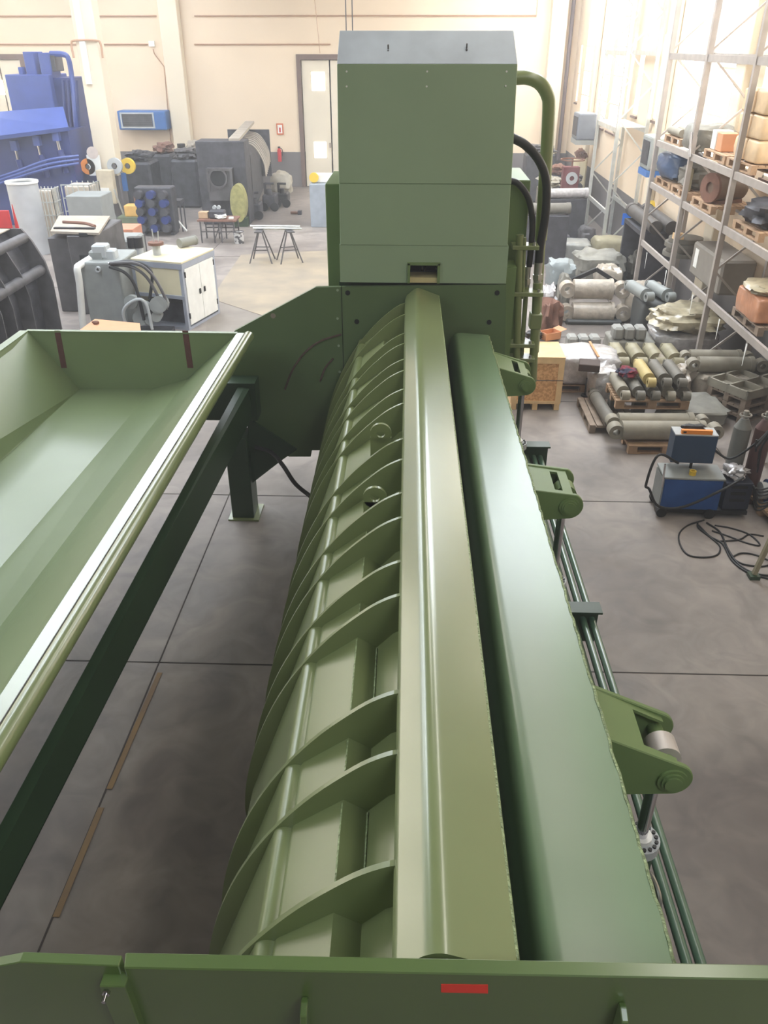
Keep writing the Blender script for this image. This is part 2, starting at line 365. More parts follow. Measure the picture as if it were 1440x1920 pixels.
for x0, x1, rows in ((-18, -16.4, ((12, 19), (20, 27), (29, 36))), (-12, -10, ((12, 19), (20, 27), (29, 36))), (-7.7, -5.9, ((9, 15.5), (16, 23), (23.5, 31))), (2.1, 5.2, ((13.5, 20), (20.6, 27), (30, 36)))):
    for y0, y1 in (((-.5, 3.5),) if -13 < x0 < -5 else ((-4, -1.2),) if x0 > 0 else ())+rows: sky.append((x0, x1, y0, y1))  # near rows are unseen panes, added to light the machine's near side
xsb = sorted({XL, XR, *[q for s_ in sky for q in s_[:2]]}); ysb = sorted({YN, YB, *[q for s_ in sky for q in s_[2:]]})
cm = MB()
for i in range(len(xsb)-1):
    for j in range(len(ysb)-1):
        cx, cy = (xsb[i]+xsb[i+1])/2, (ysb[j]+ysb[j+1])/2
        if not any(a < cx < b and c < cy < d for a, b, c, d in sky): cm.box(xsb[i], xsb[i+1], ysb[j], ysb[j+1], ZC, ZC+.2)
struct(cm.build('ceiling', mat('ceiling_concrete', (132, 128, 122), .8)))
for k, (a, b, c, d) in enumerate(sky):
    struct(MB().box(a, b, c, d, ZC+.1, ZC+.14).build('window_%d' % (40+k), SKYL))
# pillars
def pillar(name, x0, x1, y0, y1, m=PILLAR): return struct(MB().box(x0, x1, y0, y1, 0, ZC).build(name, m, bevel=.02))
px0 = PY(326, 270, YB-.5); px1 = PY(359, 270, YB-.5)
struct(MB().box(px0.x, px1.x, YB-.5, YB-.02, WZ, ZC).build('pillar_back', PILLAR, bevel=.02))
px0 = PY(1040, 285, YB-.5)
struct(MB().box(PY(1012, 285, YB-.5).x, px0.x, YB-.5, YB-.02, 0, ZC).build('pillar_back', PILLAR, bevel=.02))
for yy in (33.3, 23.5, 18.1, 10.8):
    struct(MB().box(XR-.16, XR-.005, yy, yy+.55, 0, ZC).build('pillar_right', PILLAR, bevel=.02))
struct(MB().cyl(PY(1046, 300, YB-.3)*1, Vector((PY(1046, 300, YB-.3).x, YB-.3, ZC)), .08, 10).build('trim_1', mat('dark_downpipe', (96, 82, 84), .6)))
# free-standing pillar at left
P1Y = 30.0
xa, xb = PY(184, 330, P1Y).x, PY(222, 330, P1Y).x
pl = struct(MB().box(xa, xb, P1Y, P1Y+.6, 0, ZC).build('pillar_front', PILLAR, bevel=.02))
struct(MB().box(xa-.03, xb+.03, P1Y-.03, P1Y+.63, 0, 1.55).build('pillar_plinth', WAINS, bevel=.02))
tag(MB().box(xa+.15, xa+.34, P1Y-.09, P1Y-.005, 4.4, 8.6).build('cable_duct', WHITE), 'white vertical cable duct running up the front of the free-standing pillar', 'cable duct')
tz = PY(165, 76, P1Y).z
struct(MB().tube([(xa-.12, P1Y-.08, tz-.5), (xa-.12, P1Y-.08, tz-.1), (xa+.02, P1Y-.08, tz), (xb-.02, P1Y-.08, tz), (xb+.12, P1Y-.08, tz-.1), (xb+.12, P1Y-.08, tz-.5)], .035, 6).build('trim_2', PIPEB))
# conduits on the back wall
def conduit(pts, lab, r=.03): return tag(MB().tube(pts, r, 6, sub=1).build('conduit', PIPEB), lab, 'conduit')
zc1 = PY(300, 30, YB).z; zc2 = PY(300, 83, YB).z
conduit([(PY(365, 30, YB).x, YB-.05, zc1), (PY(1010, 30, YB).x-.1, YB-.05, zc1), (PY(1010, 30, YB).x-.1, YB-.05, ZC-.02)], 'upper brown conduit running along the back wall right of the back pillar')
conduit([(PY(365, 85, YB).x, YB-.05, zc2), (PY(620, 85, YB).x, YB-.05, zc2)], 'lower brown conduit on the back wall between back pillar and door')
conduit([(XL+.2, YB-.05, zc1), (PY(294, 30, YB).x, YB-.05, zc1)], 'upper brown conduit on the back wall left of the back pillar')
conduit([(XL+.2, YB-.05, zc2), (PY(278, 85, YB).x, YB-.05, zc2)], 'lower brown conduit on the back wall left of the back pillar')
conduit([PY(287, 92, YB-.05), PY(289, 100, YB-.05), PY(308, 125, YB-.05), PY(314, 200, YB-.05), PY(322, 280, YB-.05)], 'thin branch conduit dropping beside the back pillar', .02)
jb = PY(284, 82, YB-.1); tag(MB().box(jb.x-.12, jb.x+.12, YB-.1, YB-.02, jb.z-.1, jb.z+.1).build('junction_box', WHITE, org=None), 'small white junction box on the lower conduit', 'junction box')
for i, (u, lab) in enumerate(((648, 'left hanging hoist cable above the tower hood'), (660, 'right hanging hoist cable above the tower hood'))):
    a = PY(u, 0, 20); tag(MB().cyl((a.x, 20, a.z-.7), (a.x, 20, ZC), .012, 6).build('hoist_cable', DSTEEL), lab, 'cable')
a = PY(600, 100, 33); b = PY(590, 0, 33); tag(MB().tube([a, b, (b.x-.4, 33, ZC)], .012, 6, sub=1).build('hoist_cable', PIPEB), 'slanting brown cable hanging left of the tower hood', 'cable')
# ================================================================== MAIN MACHINE
MR = (0, 5.5, 0)
mach = thing('scrap_shear', 'long green painted scrap shear with ribbed press box, tall shear tower and side loading tray', 'machine', MR, world=True)
def sx(y): return -.0085*(y-1.5)
Y0, Y1 = 1.50, 9.56
# ridge cap
def capprof(y, xl, xrg, xr):
    pts = [(xl, 2.93), (xl, 2.975), (xl+.02, 2.995)]
    ze = 3.0; zr = 3.085
    L_ = [(xl+.02, ze-.005), (xrg-.045, zr-.020), (xrg-.025, zr-.009), (xrg-.006, zr-.002), (xrg+.015, zr), (xrg+.036, zr-.004), (xrg+.055, zr-.011), (xr, ze)]
    pts = [(xl, 2.94)]+L_+[(xr, 2.95)]
    return [(x, y, z) for x, z in pts]
A = capprof(Y0, -.03, .115, .38); B = capprof(Y1, -.10, .045, .30)
cap = MB().loft(A, B, True).build('ridge_cap', GG, mach)
MB().tube([(.383, Y0, 2.99), (.303, Y1, 2.99)], .009, 6, sub=1).build('weld_bead', WELD, cap)
MB().loft([(.02, Y0, .6), (.02, Y0, 2.94), (.33, Y0, 2.94), (.33, Y0, .6)], [(-.05, Y1, .6), (-.05, Y1, 2.94), (.25, Y1, 2.94), (.25, Y1, .6)]).build('spine_light_block', GDK, mach)  # unseen wall put under the cap to keep light from passing through
# ribbed shell
SH = [(.03, 2.74), (-.06, 2.69), (-.155, 2.585), (-.265, 2.655), (-.498, 2.474)]
for k in range(9):
    t = math.radians(62+13.5*k); SH.append((-.540+.060*math.cos(t), 2.398+.060*math.sin(t)))
SH += [(-.622, 2.35), (-.98, 1.35), (-1.0, 1.02), (-.85, .8), (.03, .6)]
A = [(x+sx(Y0), Y0, z) for x, z in SH]; B = [(x+sx(Y1), Y1, z) for x, z in SH]
shell = MB().loft(A, B, True).build('ribbed_shell', G, mach)
OUT = [(.02, 2.96), (-.045, 2.95), (-.15, 2.895), (-.255, 2.812), (-.40, 2.675), (-.537, 2.513), (-.67, 2.325), (-.80, 2.085), (-.905, 1.83), (-.98, 1.58), (-1.03, 1.33), (-1.045, 1.1), (-.99, 1.02)]
def smooth2(P, sub=4):
    Q = []; E_ = [P[0]]+P+[P[-1]]
    for i in range(1, len(E_)-2):
        a, b, c, d = [Vector(q) for q in E_[i-1:i+3]]
        for k in range(sub):
            t = k/sub; p = .5*((2*b)+(c-a)*t+(2*a-5*b+4*c-d)*t*t+(3*b-a-3*c+d)*t**3); Q.append((p.x, p.y))
    return Q+[P[-1]]
OUT = smooth2(OUT, 3)
ribys = [9.38, 8.92, 8.24, 7.914, 7.439, 7.129, 6.662, 6.34, 5.633, 5.279, 4.773, 4.443, 3.937, 3.603, 2.833, 2.46, 1.917]
INN = [(-.95, 1.35), (-.58, 2.33), (-.49, 2.43), (-.265, 2.62), (-.155, 2.55), (-.06, 2.65), (.02, 2.70)]
def ribmesh(y):
    n = len(OUT); A = [(x+sx(y), y-.013, z) for x, z in OUT]; B = [(x+sx(y), y+.013, z) for x, z in OUT]
    poly = OUT+INN
    m = MB(); m.loft([(x+sx(y), y-.013, z) for x, z in poly], [(x+sx(y), y+.013, z) for x, z in poly], False, True); return m
for y in ribys: ribmesh(y).build('rib', G, mach)
rs = sorted(ribys)
for a, b in zip(rs[:-1], rs[1:]):
    if b-a > .1:
        MB().tube([(-.268+sx(a), a+.03, 2.65), (-.268+sx(b), b-.03, 2.65)], .006, 5, sub=1).build('weld_bead', WELD, shell)
        if b-a > .45: MB().tube([(-.155+sx(a), a+.03, 2.592), (-.155+sx(b), b-.03, 2.592)], .006, 5, sub=1).build('weld_bead', WELD, shell)
for (u, v, y) in ((714, 812, 5.80), (703, 932, 4.98)):
    c = PY(u, v, y); r = .085
    e = MB().ring(c, (0, 1, 0), r, .034, .03, 24)
    e.box(c.x-r*.98, c.x+r*.98, y-.015, y+.015, 2.56, c.z-.034)
    e.build('lifting_eye', G, mach)
# right lid box
def lidprof(y, xb, xr, z):
    pts = [(xb-.10, z-.62), (xb-.055, z-.14), (xb-.035, z-.06), (xb-.005, z-.018), (xb+.035, z), (xb+.08, z+.004), (xr, z-.02), (xr, z-.62)]
    return [(x, y, q) for x, q in pts]
zl = 2.56
n_, f_ = PZ(1018, 1790, zl), PZ(852, 618, zl)
rn, rf = PZ(1265, 1805, zl-.02), PZ(914, 621, zl-.02)
def atY(a, b, y): t = (y-a.y)/(b.y-a.y); return a.x+(b.x-a.x)*t
la = (atY(n_, f_, Y0), atY(rn, rf, Y0)); lb = (atY(n_, f_, 9.5), atY(rn, rf, 9.5))
lid = MB().loft(lidprof(Y0, la[0], la[1], zl), lidprof(9.5, lb[0], lb[1], zl), True).build('side_lid', GL, mach)
pts = []
for i in range(160):
    t = i/159; y = Y0+(9.45-Y0)*t; pts.append((la[0]*0+la[1]+(lb[1]-la[1])*t+random.uniform(-.004, .006), y, zl-.022+random.uniform(-.003, .003)))
MB().tube(pts, .009, 5, sub=1).build('weld_bead', WELD, lid)
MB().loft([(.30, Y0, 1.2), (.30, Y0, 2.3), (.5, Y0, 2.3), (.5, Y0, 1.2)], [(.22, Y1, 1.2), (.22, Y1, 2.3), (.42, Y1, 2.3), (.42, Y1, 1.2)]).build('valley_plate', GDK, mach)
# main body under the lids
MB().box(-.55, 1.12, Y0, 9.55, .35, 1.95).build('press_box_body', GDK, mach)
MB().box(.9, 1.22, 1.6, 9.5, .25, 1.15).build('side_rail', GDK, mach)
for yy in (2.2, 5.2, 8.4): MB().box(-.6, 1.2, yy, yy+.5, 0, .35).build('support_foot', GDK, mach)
# lugs + cylinders
def lug(yb_, yf, cpx, rpx, ms=.55, me=1.0, em=None):
    c = PY(cpx[0], cpx[1], yf); e = PY(rpx[0], rpx[1], yf); r = abs(e.x-c.x); xr = la[1]+(lb[1]-la[1])*((yf-Y0)/(9.5-Y0))
    n = 14; zt = zl-.03
    arc = [(c.x+r*math.cos(t), c.z+r*math.sin(t)) for t in [math.radians(65-i*(65+80)/n) for i in range(n+1)]]
    poly = [(xr-.02, zt)]+arc+[(xr-.02, c.z-r*1.25)]
    t = .035
    MB().prism(poly, yf, yf+t).build('lug_plate', GM, mach, bevel=.006)
    MB().prism(poly, yb_-t, yb_).build('lug_plate', GM, mach, bevel=.006)
    # top plate with a slot
    a = Vector((xr, 0, zt-.012)); b = Vector((arc[0][0]-.02, 0, arc[0][1]-.012)); m = a+(b-a)*ms
    def tp(p, q, y0, y1): return MB().loft([(p.x, y0, p.z), (q.x, y0, q.z), (q.x, y0, q.z-.02), (p.x, y0, p.z-.02)], [(p.x, y1, p.z), (q.x, y1, q.z), (q.x, y1, q.z-.02), (p.x, y1, p.z-.02)])
    tp(a, m, yf+t, yb_-t).build('lug_top_plate', GM, mach)
    wy = (yb_-yf)*.24
    e_ = a+(b-a)*me
    if me < 1: tp(e_, b, yf+t, yb_-t).build('lug_top_plate', GM, mach)
    tp(m, e_, yf+t, yf+t+wy*.4).build('lug_top_plate', GM, mach); tp(m, e_, yb_-t-wy*.4, yb_-t).build('lug_top_plate', GM, mach)
    pin = MB().cyl((c.x, yf-.035, c.z), (c.x, yb_+.03, c.z), r*.42, 20).build('pin', DSTEEL if False else GM, mach)
    for R_, h in ((.72, .012), (.55, .024)): MB().cyl((c.x, yf-h, c.z), (c.x, yf+.002, c.z), r*R_, 24).build('pin_collar', GM, pin)
    ym = (yf+yb_)/2
    MB().ring((c.x, ym, c.z), (0,1,0), r*.8, r*.40, .13, 24).build('rod_eye', em or mat('bare_steel_eye', (196, 188, 180), .45, .2, .1, 6), mach)
    rod = MB().cyl((c.x, ym, c.z-r*.7), (c.x, ym, 1.52), .036, 18).build('piston_rod', CHROME, mach)
    fl = MB().cyl((c.x, ym, 1.43), (c.x, ym, 1.50), .115, 28).build('gland_flange', GREYL, mach)
    MB().cyl((c.x, ym, 1.50), (c.x, ym, 1.53), .065, 24).build('seal_ring', WHITE, fl)
    for i in range(16):
        t_ = 2*math.pi*i/16; MB().cyl((c.x+.093*math.cos(t_), ym+.093*math.sin(t_), 1.50), (c.x+.093*math.cos(t_), ym+.093*math.sin(t_), 1.512), .012, 8).build('bolt', BLACK, fl)
    MB().cyl((c.x, ym, .3), (c.x, ym, 1.43), .095, 20).build('cylinder_barrel', GDK, mach)
    MB().tube([(c.x+.02, ym-.12, 1.36), (c.x+.04, ym-.2, 1.40), (c.x+.06, ym-.3, 1.36), (c.x+.06, ym-.36, 1.22)], .016, 8).build('elbow_pipe', STEEL, mach)
lug(3.40, 2.99, (1260, 1463), (1302, 1455))
lug(6.10, 5.62, (1067, 950), (1094, 950), .56, .76, GM)
lug(8.95, 8.42, (986, 724), (1005, 724), .56, .76, GM)
# longitudinal pipes on the right
for i, (dx, r) in enumerate(((0, .05), (.11, .032), (.19, .032))):
    a = PZ(1290, 1805, 1.15); b = PZ(1140, 1330, 1.15)
    MB().cyl((1.50+dx, 1.6, 1.15), (1.42+dx, 9.3, 1.15), r, 12).build('hydraulic_pipe', GPIPE if i else GDK, mach)
for yy, zz in ((5.75, 1.25), (9.0, 1.3)):
    MB().box(1.2, 1.70, yy, yy+.02, zz-.35, zz).box(1.2, 1.72, yy-.06, yy+.1, zz, zz+.02).build('pipe_bracket', GDK, mach)
MB().box(1.22, 1.46, 1.6, 9.4, .25, 1.02).build('pipe_tray', GDK, mach)
# near end plate
zp = 3.12
def npl(u0, u1, zz=zp):
    pass
bl, br = PZ(235, 1785, zp), PZ(1440, 1808, zp); fl_, fr = PZ(232, 1815, zp), PZ(1440, 1837, zp)
br2 = br+(br-bl)*.35; fr2 = fr+(fr-fl_)*.35
top = [bl, br2, fr2, fl_]
ep = MB().loft([p-Vector((0,0,.75)) for p in top], top).build('end_plate', GE, mach, bevel=.004)
def onf(u, v, off=0):                    # point on the front face of the end plate
    d = ray(u, v); n = (fr-fl_).cross(Vector((0,0,1))).normalized(); t = (fl_-Vector((0,0,H))).dot(n)/d.dot(n)
    p = Vector((0,0,H))+d*t; return p+n*off*(1 if n.y < 0 else -1)
nrm = (fr-fl_).cross(Vector((0,0,1))).normalized(); nrm = nrm if nrm.y < 0 else -nrm
a, b, c, d = onf(827, 1845), onf(915, 1846), onf(915, 1862), onf(827, 1860)
MB().loft([a, b, c, d], [p+nrm*.0015 for p in (a, b, c, d)]).build('red_tape', RED, ep)['label'] = 'red rectangular tape sticker'
# left wing of the end plate
pts = [PZ(233, 1787, zp), PZ(45, 1781, zp)]; p3 = PZ(0, 1800, zp); p3 = Vector((p3.x, pts[1].y, zp-.05))
yy0 = pts[0].y-.004
L1 = [Vector((pts[0].x-.006, yy0, zp-.004)), Vector((pts[1].x, yy0, zp-.004)), Vector((pts[1].x-.35, yy0, zp-.13)), Vector((pts[1].x-.35, yy0, 2.3)), Vector((pts[0].x-.006, yy0, 2.3))]
MB().loft([p-Vector((0,.035,0)) for p in L1], L1).build('wing_plate', GE, mach, bevel=.003)
s0, s1 = onf(183, 1805, .03), onf(232, 1805, .03)
MB().loft([Vector((s0.x, s0.y-.0, zp-.05)), Vector((s1.x, s1.y, zp-.05)), Vector((s1.x, s1.y+.05, zp-.05)), Vector((s0.x, s0.y+.05, zp-.05))],
          [Vector((s0.x+.03, s0.y, 2.35)), Vector((s1.x+.03, s1.y, 2.35)), Vector((s1.x+.03, s1.y+.05, 2.35)), Vector((s0.x+.03, s0.y+.05, 2.35))]).build('clamp_strap', GE, mach, bevel=.003)
c = onf(206, 1840, .03)
bt = MB().cyl(c, c+nrm*.012, .013, 6).cyl(c+nrm*.012, c+nrm*.035, .007, 10).build('hex_bolt', CHROME, mach); bt['label'] = 'shiny zinc hex bolt'
for u, v in ((572, 1872), (1165, 1882)):
    c = onf(u, v); m = MB(); poly = [(0, -.5), (0, .01), (.02, .016), (.055, .0), (.065, -.03), (.065, -.5)]
    A = [Vector((c.x-.011, c.y, c.z))+nrm*p+Vector((0,0,q_)) for p, q_ in poly]; B = [p+Vector((.022,0,0)) for p in A]
    m.loft(A, B).build('stiffener_fin', GE, mach, bevel=.003)
# ---- tower
TX0, TX1 = -.86, 1.075
def zv(v, y=9.6): return PY(800, v, y).z
ztop = zv(120); zm1 = zv(345); zm2 = zv(461); zb = zv(531)
TD = 1.7
x0t, x1t = PY(632, 125, 9.6).x, PY(970, 125, 9.6).x
x0b, x1b = PY(638, 528, 9.6).x, PY(949, 528, 9.6).x
def slab(z0, z1, yf, name, m, dx=0):
    f = lambda z: (z-zb)/(ztop-zb); a0 = x0b+(x0t-x0b)*f(z0)+dx; a1 = x0b+(x0t-x0b)*f(z1)+dx; b0 = x1b+(x1t-x1b)*f(z0)-dx; b1 = x1b+(x1t-x1b)*f(z1)-dx
    return MB().loft([(a0, yf, z0), (b0, yf, z0), (b1, yf, z1), (a1, yf, z1)], [(a0, yf+TD, z0), (b0, yf+TD, z0), (b1, yf+TD, z1), (a1, yf+TD, z1)]).build(name, m, mach, bevel=.006)
th = slab(zm1+.002, ztop, 9.595, 'tower_hood', GTW)
slab(zm2+.002, zm1, 9.602, 'tower_panel', GTW, .004)
# lower panel with a window opening
wx0, wx1 = PY(769, 512, 9.6).x, PY(820, 512, 9.6).x; wz0, wz1 = PY(795, 531, 9.6).z, PY(795, 497, 9.6).z
lp = MB()
lp.box(x0b, wx0, 9.61, 9.70, zb, zm2).box(wx1, x1b, 9.61, 9.70, zb, zm2).box(wx0, wx1, 9.61, 9.70, wz1, zm2)
lp.box(x0b, x1b, 10.3, 11.3, zb, zm2).box(x0b, x0b+.1, 9.7, 10.3, zb, zm2).box(x1b-.1, x1b, 9.7, 10.3, zb, zm2)
lpo = lp.build('tower_lower_panel', GTW, mach)
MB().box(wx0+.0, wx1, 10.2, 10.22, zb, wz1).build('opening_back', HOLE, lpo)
MB().box(wx0-.03, wx0, 9.58, 9.63, wz0, wz1+.02).box(wx1, wx1+.03, 9.58, 9.63, wz0, wz1+.02).box(wx0-.03, wx1+.03, 9.58, 9.63, wz1, wz1+.03).build('opening_frame', GM, lpo)
MB().box(wx0, wx1, 9.62, 9.9, zb+.0, zb+.06).build('opening_sill', mat('raw_cream_block', (206, 192, 140), .7), lpo)
xm = (wx0+wx1)/2
MB().cyl((xm-.015, 9.95, zb+.06), (xm-.015, 9.95, zb+.2), .01, 8).cyl((xm+.02, 9.95, zb+.06), (xm+.02, 9.95, zb+.2), .01, 8).build('indicator_rod', CHROME, lpo)
# chamfered grey cap
A = [(x0t-.0, 9.595, ztop), (x1t, 9.595, ztop), (x1t, 9.595+TD, ztop), (x0t, 9.595+TD, ztop)]
zc_ = 5.71; ix0, ix1 = PY(637, 57, 9.88).x, PY(963, 57, 9.88).x
B = [(ix0, 9.88, zc_), (ix1, 9.88, zc_), (ix1, 9.595+TD-.05, zc_), (ix0, 9.595+TD-.05, zc_)]
hc = MB().loft(A, B).build('hood_cap', GREYCAP, mach, bevel=.004)
for u, v in ((728, 90), (875, 88)):
    c = PY(u, v, 9.735); MB().cyl(c-Vector((0,0,.03)), c+Vector((0,-.03,.03)), .008, 8).cyl(c+Vector((0,-.02,-.05)), c+Vector((0,-.02,-.02)), .012, 8).build('toggle_latch', DSTEEL, hc)
def bolts(lst, y, par, m, r=.014, nm='bolt'):
    for u, v in lst:
        c = PY(u, v, y); MB().cyl(c, c+Vector((0, -.008, 0)), r, 10).build(nm, m, par)
bolts([(650, 134), (650, 162), (801, 134), (800, 162), (950, 134), (948, 161)], 9.595, th, WHITE, .010)
# side wings behind the tower front
def rbox(u0, u1, v0, v1, y, dy, name, m, par, bevel=0):
    a, b, c, d = RR(u0, u1, v0, v1, y); return MB().box(a, b, y, y+dy, c, d).build(name, m, par, bevel=bevel)
rbox(613, 640, 345, 560, 10.1, 1.1, 'side_wing', GM, mach, .01)
rbox(944, 980, 338, 700, 10.1, 1.1, 'side_wing', GM, mach, .01)
MB().box(1.0, 1.22, 9.7, 10.1, .0, 3.3).build('tower_column', GM, mach)
MB().box(-.9, 1.1, 9.75, 11.3, 0, 3.1).build('tower_base', GDK, mach)
# front flange plate
fpl = [(592, 538), (949, 533), (944, 780), (612, 843), (585, 843), (583, 855), (542, 855), (492, 818), (470, 800), (432, 790), (412, 768), (409, 745), (440, 620)]
P3 = [PY(u, v, 9.62) for u, v in fpl]
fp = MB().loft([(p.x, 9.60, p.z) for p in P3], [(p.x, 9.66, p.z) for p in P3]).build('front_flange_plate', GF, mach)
a, b = PY(640, 535, 9.6), PY(640, 700, 9.6)
MB().box(a.x-.003, a.x+.003, 9.594, 9.601, b.z, a.z).build('plate_seam', HOLE, fp)
bolts([(633, 544), (633, 597), (635, 648), (637, 697), (637, 739)], 9.60, fp, mat('bright_bolt', (170, 186, 160), .3, .5), .016)
bolts([(652, 549), (932, 549), (917, 604), (669, 603)], 9.60, fp, HOLE, .03, 'bolt_hole')
c = PY(512, 592, 9.6); MB().cyl(c, c+Vector((0,-.006,0)), .032, 14).build('round_hole', pale, fp)
for pts in ([(640, 627), (600, 640), (570, 663), (548, 695), (534, 730)], [(625, 672), (610, 690), (600, 715)]):
    P = [PY(u, v, 9.598) for u, v in pts]
    MB().tube(P, .014, 5).build('scuff_mark', SCUFF, fp)
# leg + foot
lg0 = PZ(437, 972); lg1 = PZ(487, 972)
zt_ = PY(455, 822, 9.27).z
lg = MB().box(lg0.x, lg1.x-.07, 9.27, 9.62, 0.02, zt_).build('front_leg', GDK, mach, bevel=.01)  # deep green puts the leg's shade into its colour
MB().box(lg0.x-.05, lg1.x+.0, 9.22, 9.66, 0, .025).build('foot_plate', G, lg)
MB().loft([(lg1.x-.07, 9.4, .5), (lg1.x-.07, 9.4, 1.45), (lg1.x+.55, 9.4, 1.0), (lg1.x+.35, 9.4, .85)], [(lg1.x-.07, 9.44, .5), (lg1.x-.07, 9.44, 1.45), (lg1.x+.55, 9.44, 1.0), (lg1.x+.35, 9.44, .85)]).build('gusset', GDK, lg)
MB().tube([PY(478, 838, 9.3), PY(508, 848, 9.25), PY(530, 872, 9.1), PY(552, 905, 9.0), PY(575, 925, 8.9), PY(592, 934, 8.8), PY(640, 940, 8.7)], .028, 10).build('hose', RUBBER, mach)
# ---- pipework on the right of the tower
yp = 10.0
def pp(lst, y=yp): return [PY(u, v, y) for u, v in lst]
MB().tube(pp([(966, 146), (990, 146), (1012, 156), (1026, 178), (1029, 205), (1024, 300), (1014, 450)], 10.3), .075, 14).build('return_pipe', G, mach)
MB().tube(pp([(1014, 450), (1008, 560), (1002, 660)], 10.3)[:], .06, 12, sub=1).build('return_pipe', G, mach)
h1 = MB().tube(pp([(960, 258), (985, 272), (1010, 300), (1024, 340), (1023, 400), (1013, 460), (1010, 492)]), .05, 12).build('hydraulic_hose', RUBBER, mach)
h2 = MB().tube(pp([(955, 338), (972, 345), (990, 370), (998, 410), (997, 450), (992, 500)]), .036, 12).build('hydraulic_hose', RUBBER, mach)
def fit(par, u, v, r, y=yp):
    a, b = PY(u, v, y), PY(u-2, v+22, y); MB().cyl(a, b, r, 12).cyl(b, PY(u-2, v+32, y), r*1.3, 6).cyl(PY(u-2, v+32, y), PY(u-3, v+40, y), r, 12).build('hose_fitting', STEEL, par)
fit(h1, 1010, 492, .05); fit(h2, 990, 500, .036)
for (u0, v0, u1, v1, r, y) in ((1008, 530, 998, 715, .055, 9.98), (987, 538, 976, 690, .03, 9.98), (975, 440, 968, 690, .045, 9.85), (984, 445, 980, 560, .02, 9.85)):
    MB().cyl(PY(u0, v0, y), PY(u1, v1, y), r, 12).build('riser_pipe', G, mach)
for (u0, u1, v, y) in ((946, 1018, 550, 9.86), (960, 1010, 463, 9.86), (952, 1002, 646, 9.86), (952, 1002, 673, 9.86)):
    a, b = PY(u0, v, y), PY(u1, v, y); cl = MB().box(a.x, b.x, y-.06, y+.16, a.z-.025, a.z+.025).build('pipe_clamp', G, mach, bevel=.005)
    MB().cyl((b.x-.06, y-.03, a.z+.02), (b.x-.06, y-.03, a.z+.06), .018, 6).build('bolt', STEEL, cl)
rbox(994, 1016, 590, 618, 9.9, .16, 'pipe_coupling', G, mach, .01)
# ---- loading tray
zr = 2.63; yf = 9.15
TL = PZ(53, 622, zr); TR = PZ(447, 622, zr)
b1 = PY(148, 731, yf-.02); b2 = PY(285, 731, yf-.02); b3 = PY(350, 712, yf-.02)
yn = 1.9
n1 = PZ(0, 866, b1.z); n2 = PZ(0, 1065, b2.z); n3 = PZ(0, 1175, b3.z)
def ext(a, b, y): t = (y-a.y)/(b.y-a.y); return a+(b-a)*t
RN = PZ(0, 1310, zr)
near = [ext(Vector((TL.x, TL.y, zr)), Vector((TL.x-.02, 5, zr)), yn), ext(b1, n1, yn), ext(b2, n2, yn), ext(b3, n3, yn), ext(TR, RN, yn)]
far = [Vector((TL.x, yf, zr)), Vector((b1.x, yf, b1.z)), Vector((b2.x, yf, b2.z)), Vector((b3.x, yf, b3.z)), Vector((TR.x, yf, zr))]
t = .012; o_ = Vector((0, 0, -t)); tr = MB()
inner = far; outer = [p+o_+Vector((-.012 if i == 0 else 0, 0, 0)) for i, p in enumerate(far)]
nin = near; nout = [p+o_+Vector((-.012 if i == 0 else 0, 0, 0)) for i, p in enumerate(near)]
A = inner+outer[::-1]; B = nin+nout[::-1]
tray = tr.loft(A, B, False).build('loading_tray', GT, mach)
fw = MB().loft([p for p in far], [p+Vector((0, .015, 0)) for p in far]).build('tray_end_wall', GT, tray)
MB().box(far[0].x-.03, far[4].x, yf-.01, yf+.05, zr-.004, zr+.012).build('tray_end_lip', GT, tray)
MB().loft([far[0]+Vector((-.10, 0, 0)), far[0]+Vector((.0, 0, 0)), far[0]+Vector((.0, 0, .014)), far[0]+Vector((-.10, 0, .014))],
          [near[0]+Vector((-.10, 0, 0)), near[0]+Vector((.0, 0, 0)), near[0]+Vector((.0, 0, .014)), near[0]+Vector((-.10, 0, .014))]).build('tray_side_lip', GT, tray)
for u0, u1 in (((107, 620), (120, 690)), ((347, 620), (357, 690))):
    a, b = PY(*u0, yf-.005), PY(*u1, yf-.005)
    MB().loft([(a.x-.035, yf-.001, a.z), (a.x+.035, yf-.001, a.z), (b.x+.035, yf-.001, b.z), (b.x-.035, yf-.001, b.z)], [(a.x-.035, yf-.004, a.z), (a.x+.035, yf-.004, a.z), (b.x+.035, yf-.004, b.z), (b.x-.035, yf-.004, b.z)]).build('primer_stripe', PURP, tray)
# rim: flat bar + tube
Rn = near[4]; Rf = far[4]
def along(dx, z): return [Vector((Rf.x+dx, yf+.02, z)), Vector((Rn.x+dx, yn, z))]
def lb_(pts_f): return MB().loft([Vector((Rf.x+dx, yf+.02, z)) for dx, z in pts_f], [Vector((Rn.x+dx, yn, z)) for dx, z in pts_f])
lb_([(-.005, zr-.02), (-.005, zr+.008), (.088, zr+.008), (.088, zr-.02)]).build('rim_bar', GG, tray)
MB().cyl((Rf.x+.125, yf+.06, zr-.045), (Rn.x+.125, yn, zr-.045), .062, 24).build('rim_tube', GG, tray)
MB().cyl((Rf.x+.088, yf+.02, zr+.008), (Rn.x+.088, yn, zr+.008), .004, 5).build('weld_bead', DSTEEL, tray)
for u, v in ((182, 809), (66, 865), (72, 931)):
    c = PZ(u, v, b1.z); MB().cyl(c, c+Vector((0,0,.003)), .012, 10).build('drain_hole', HOLE, tray)
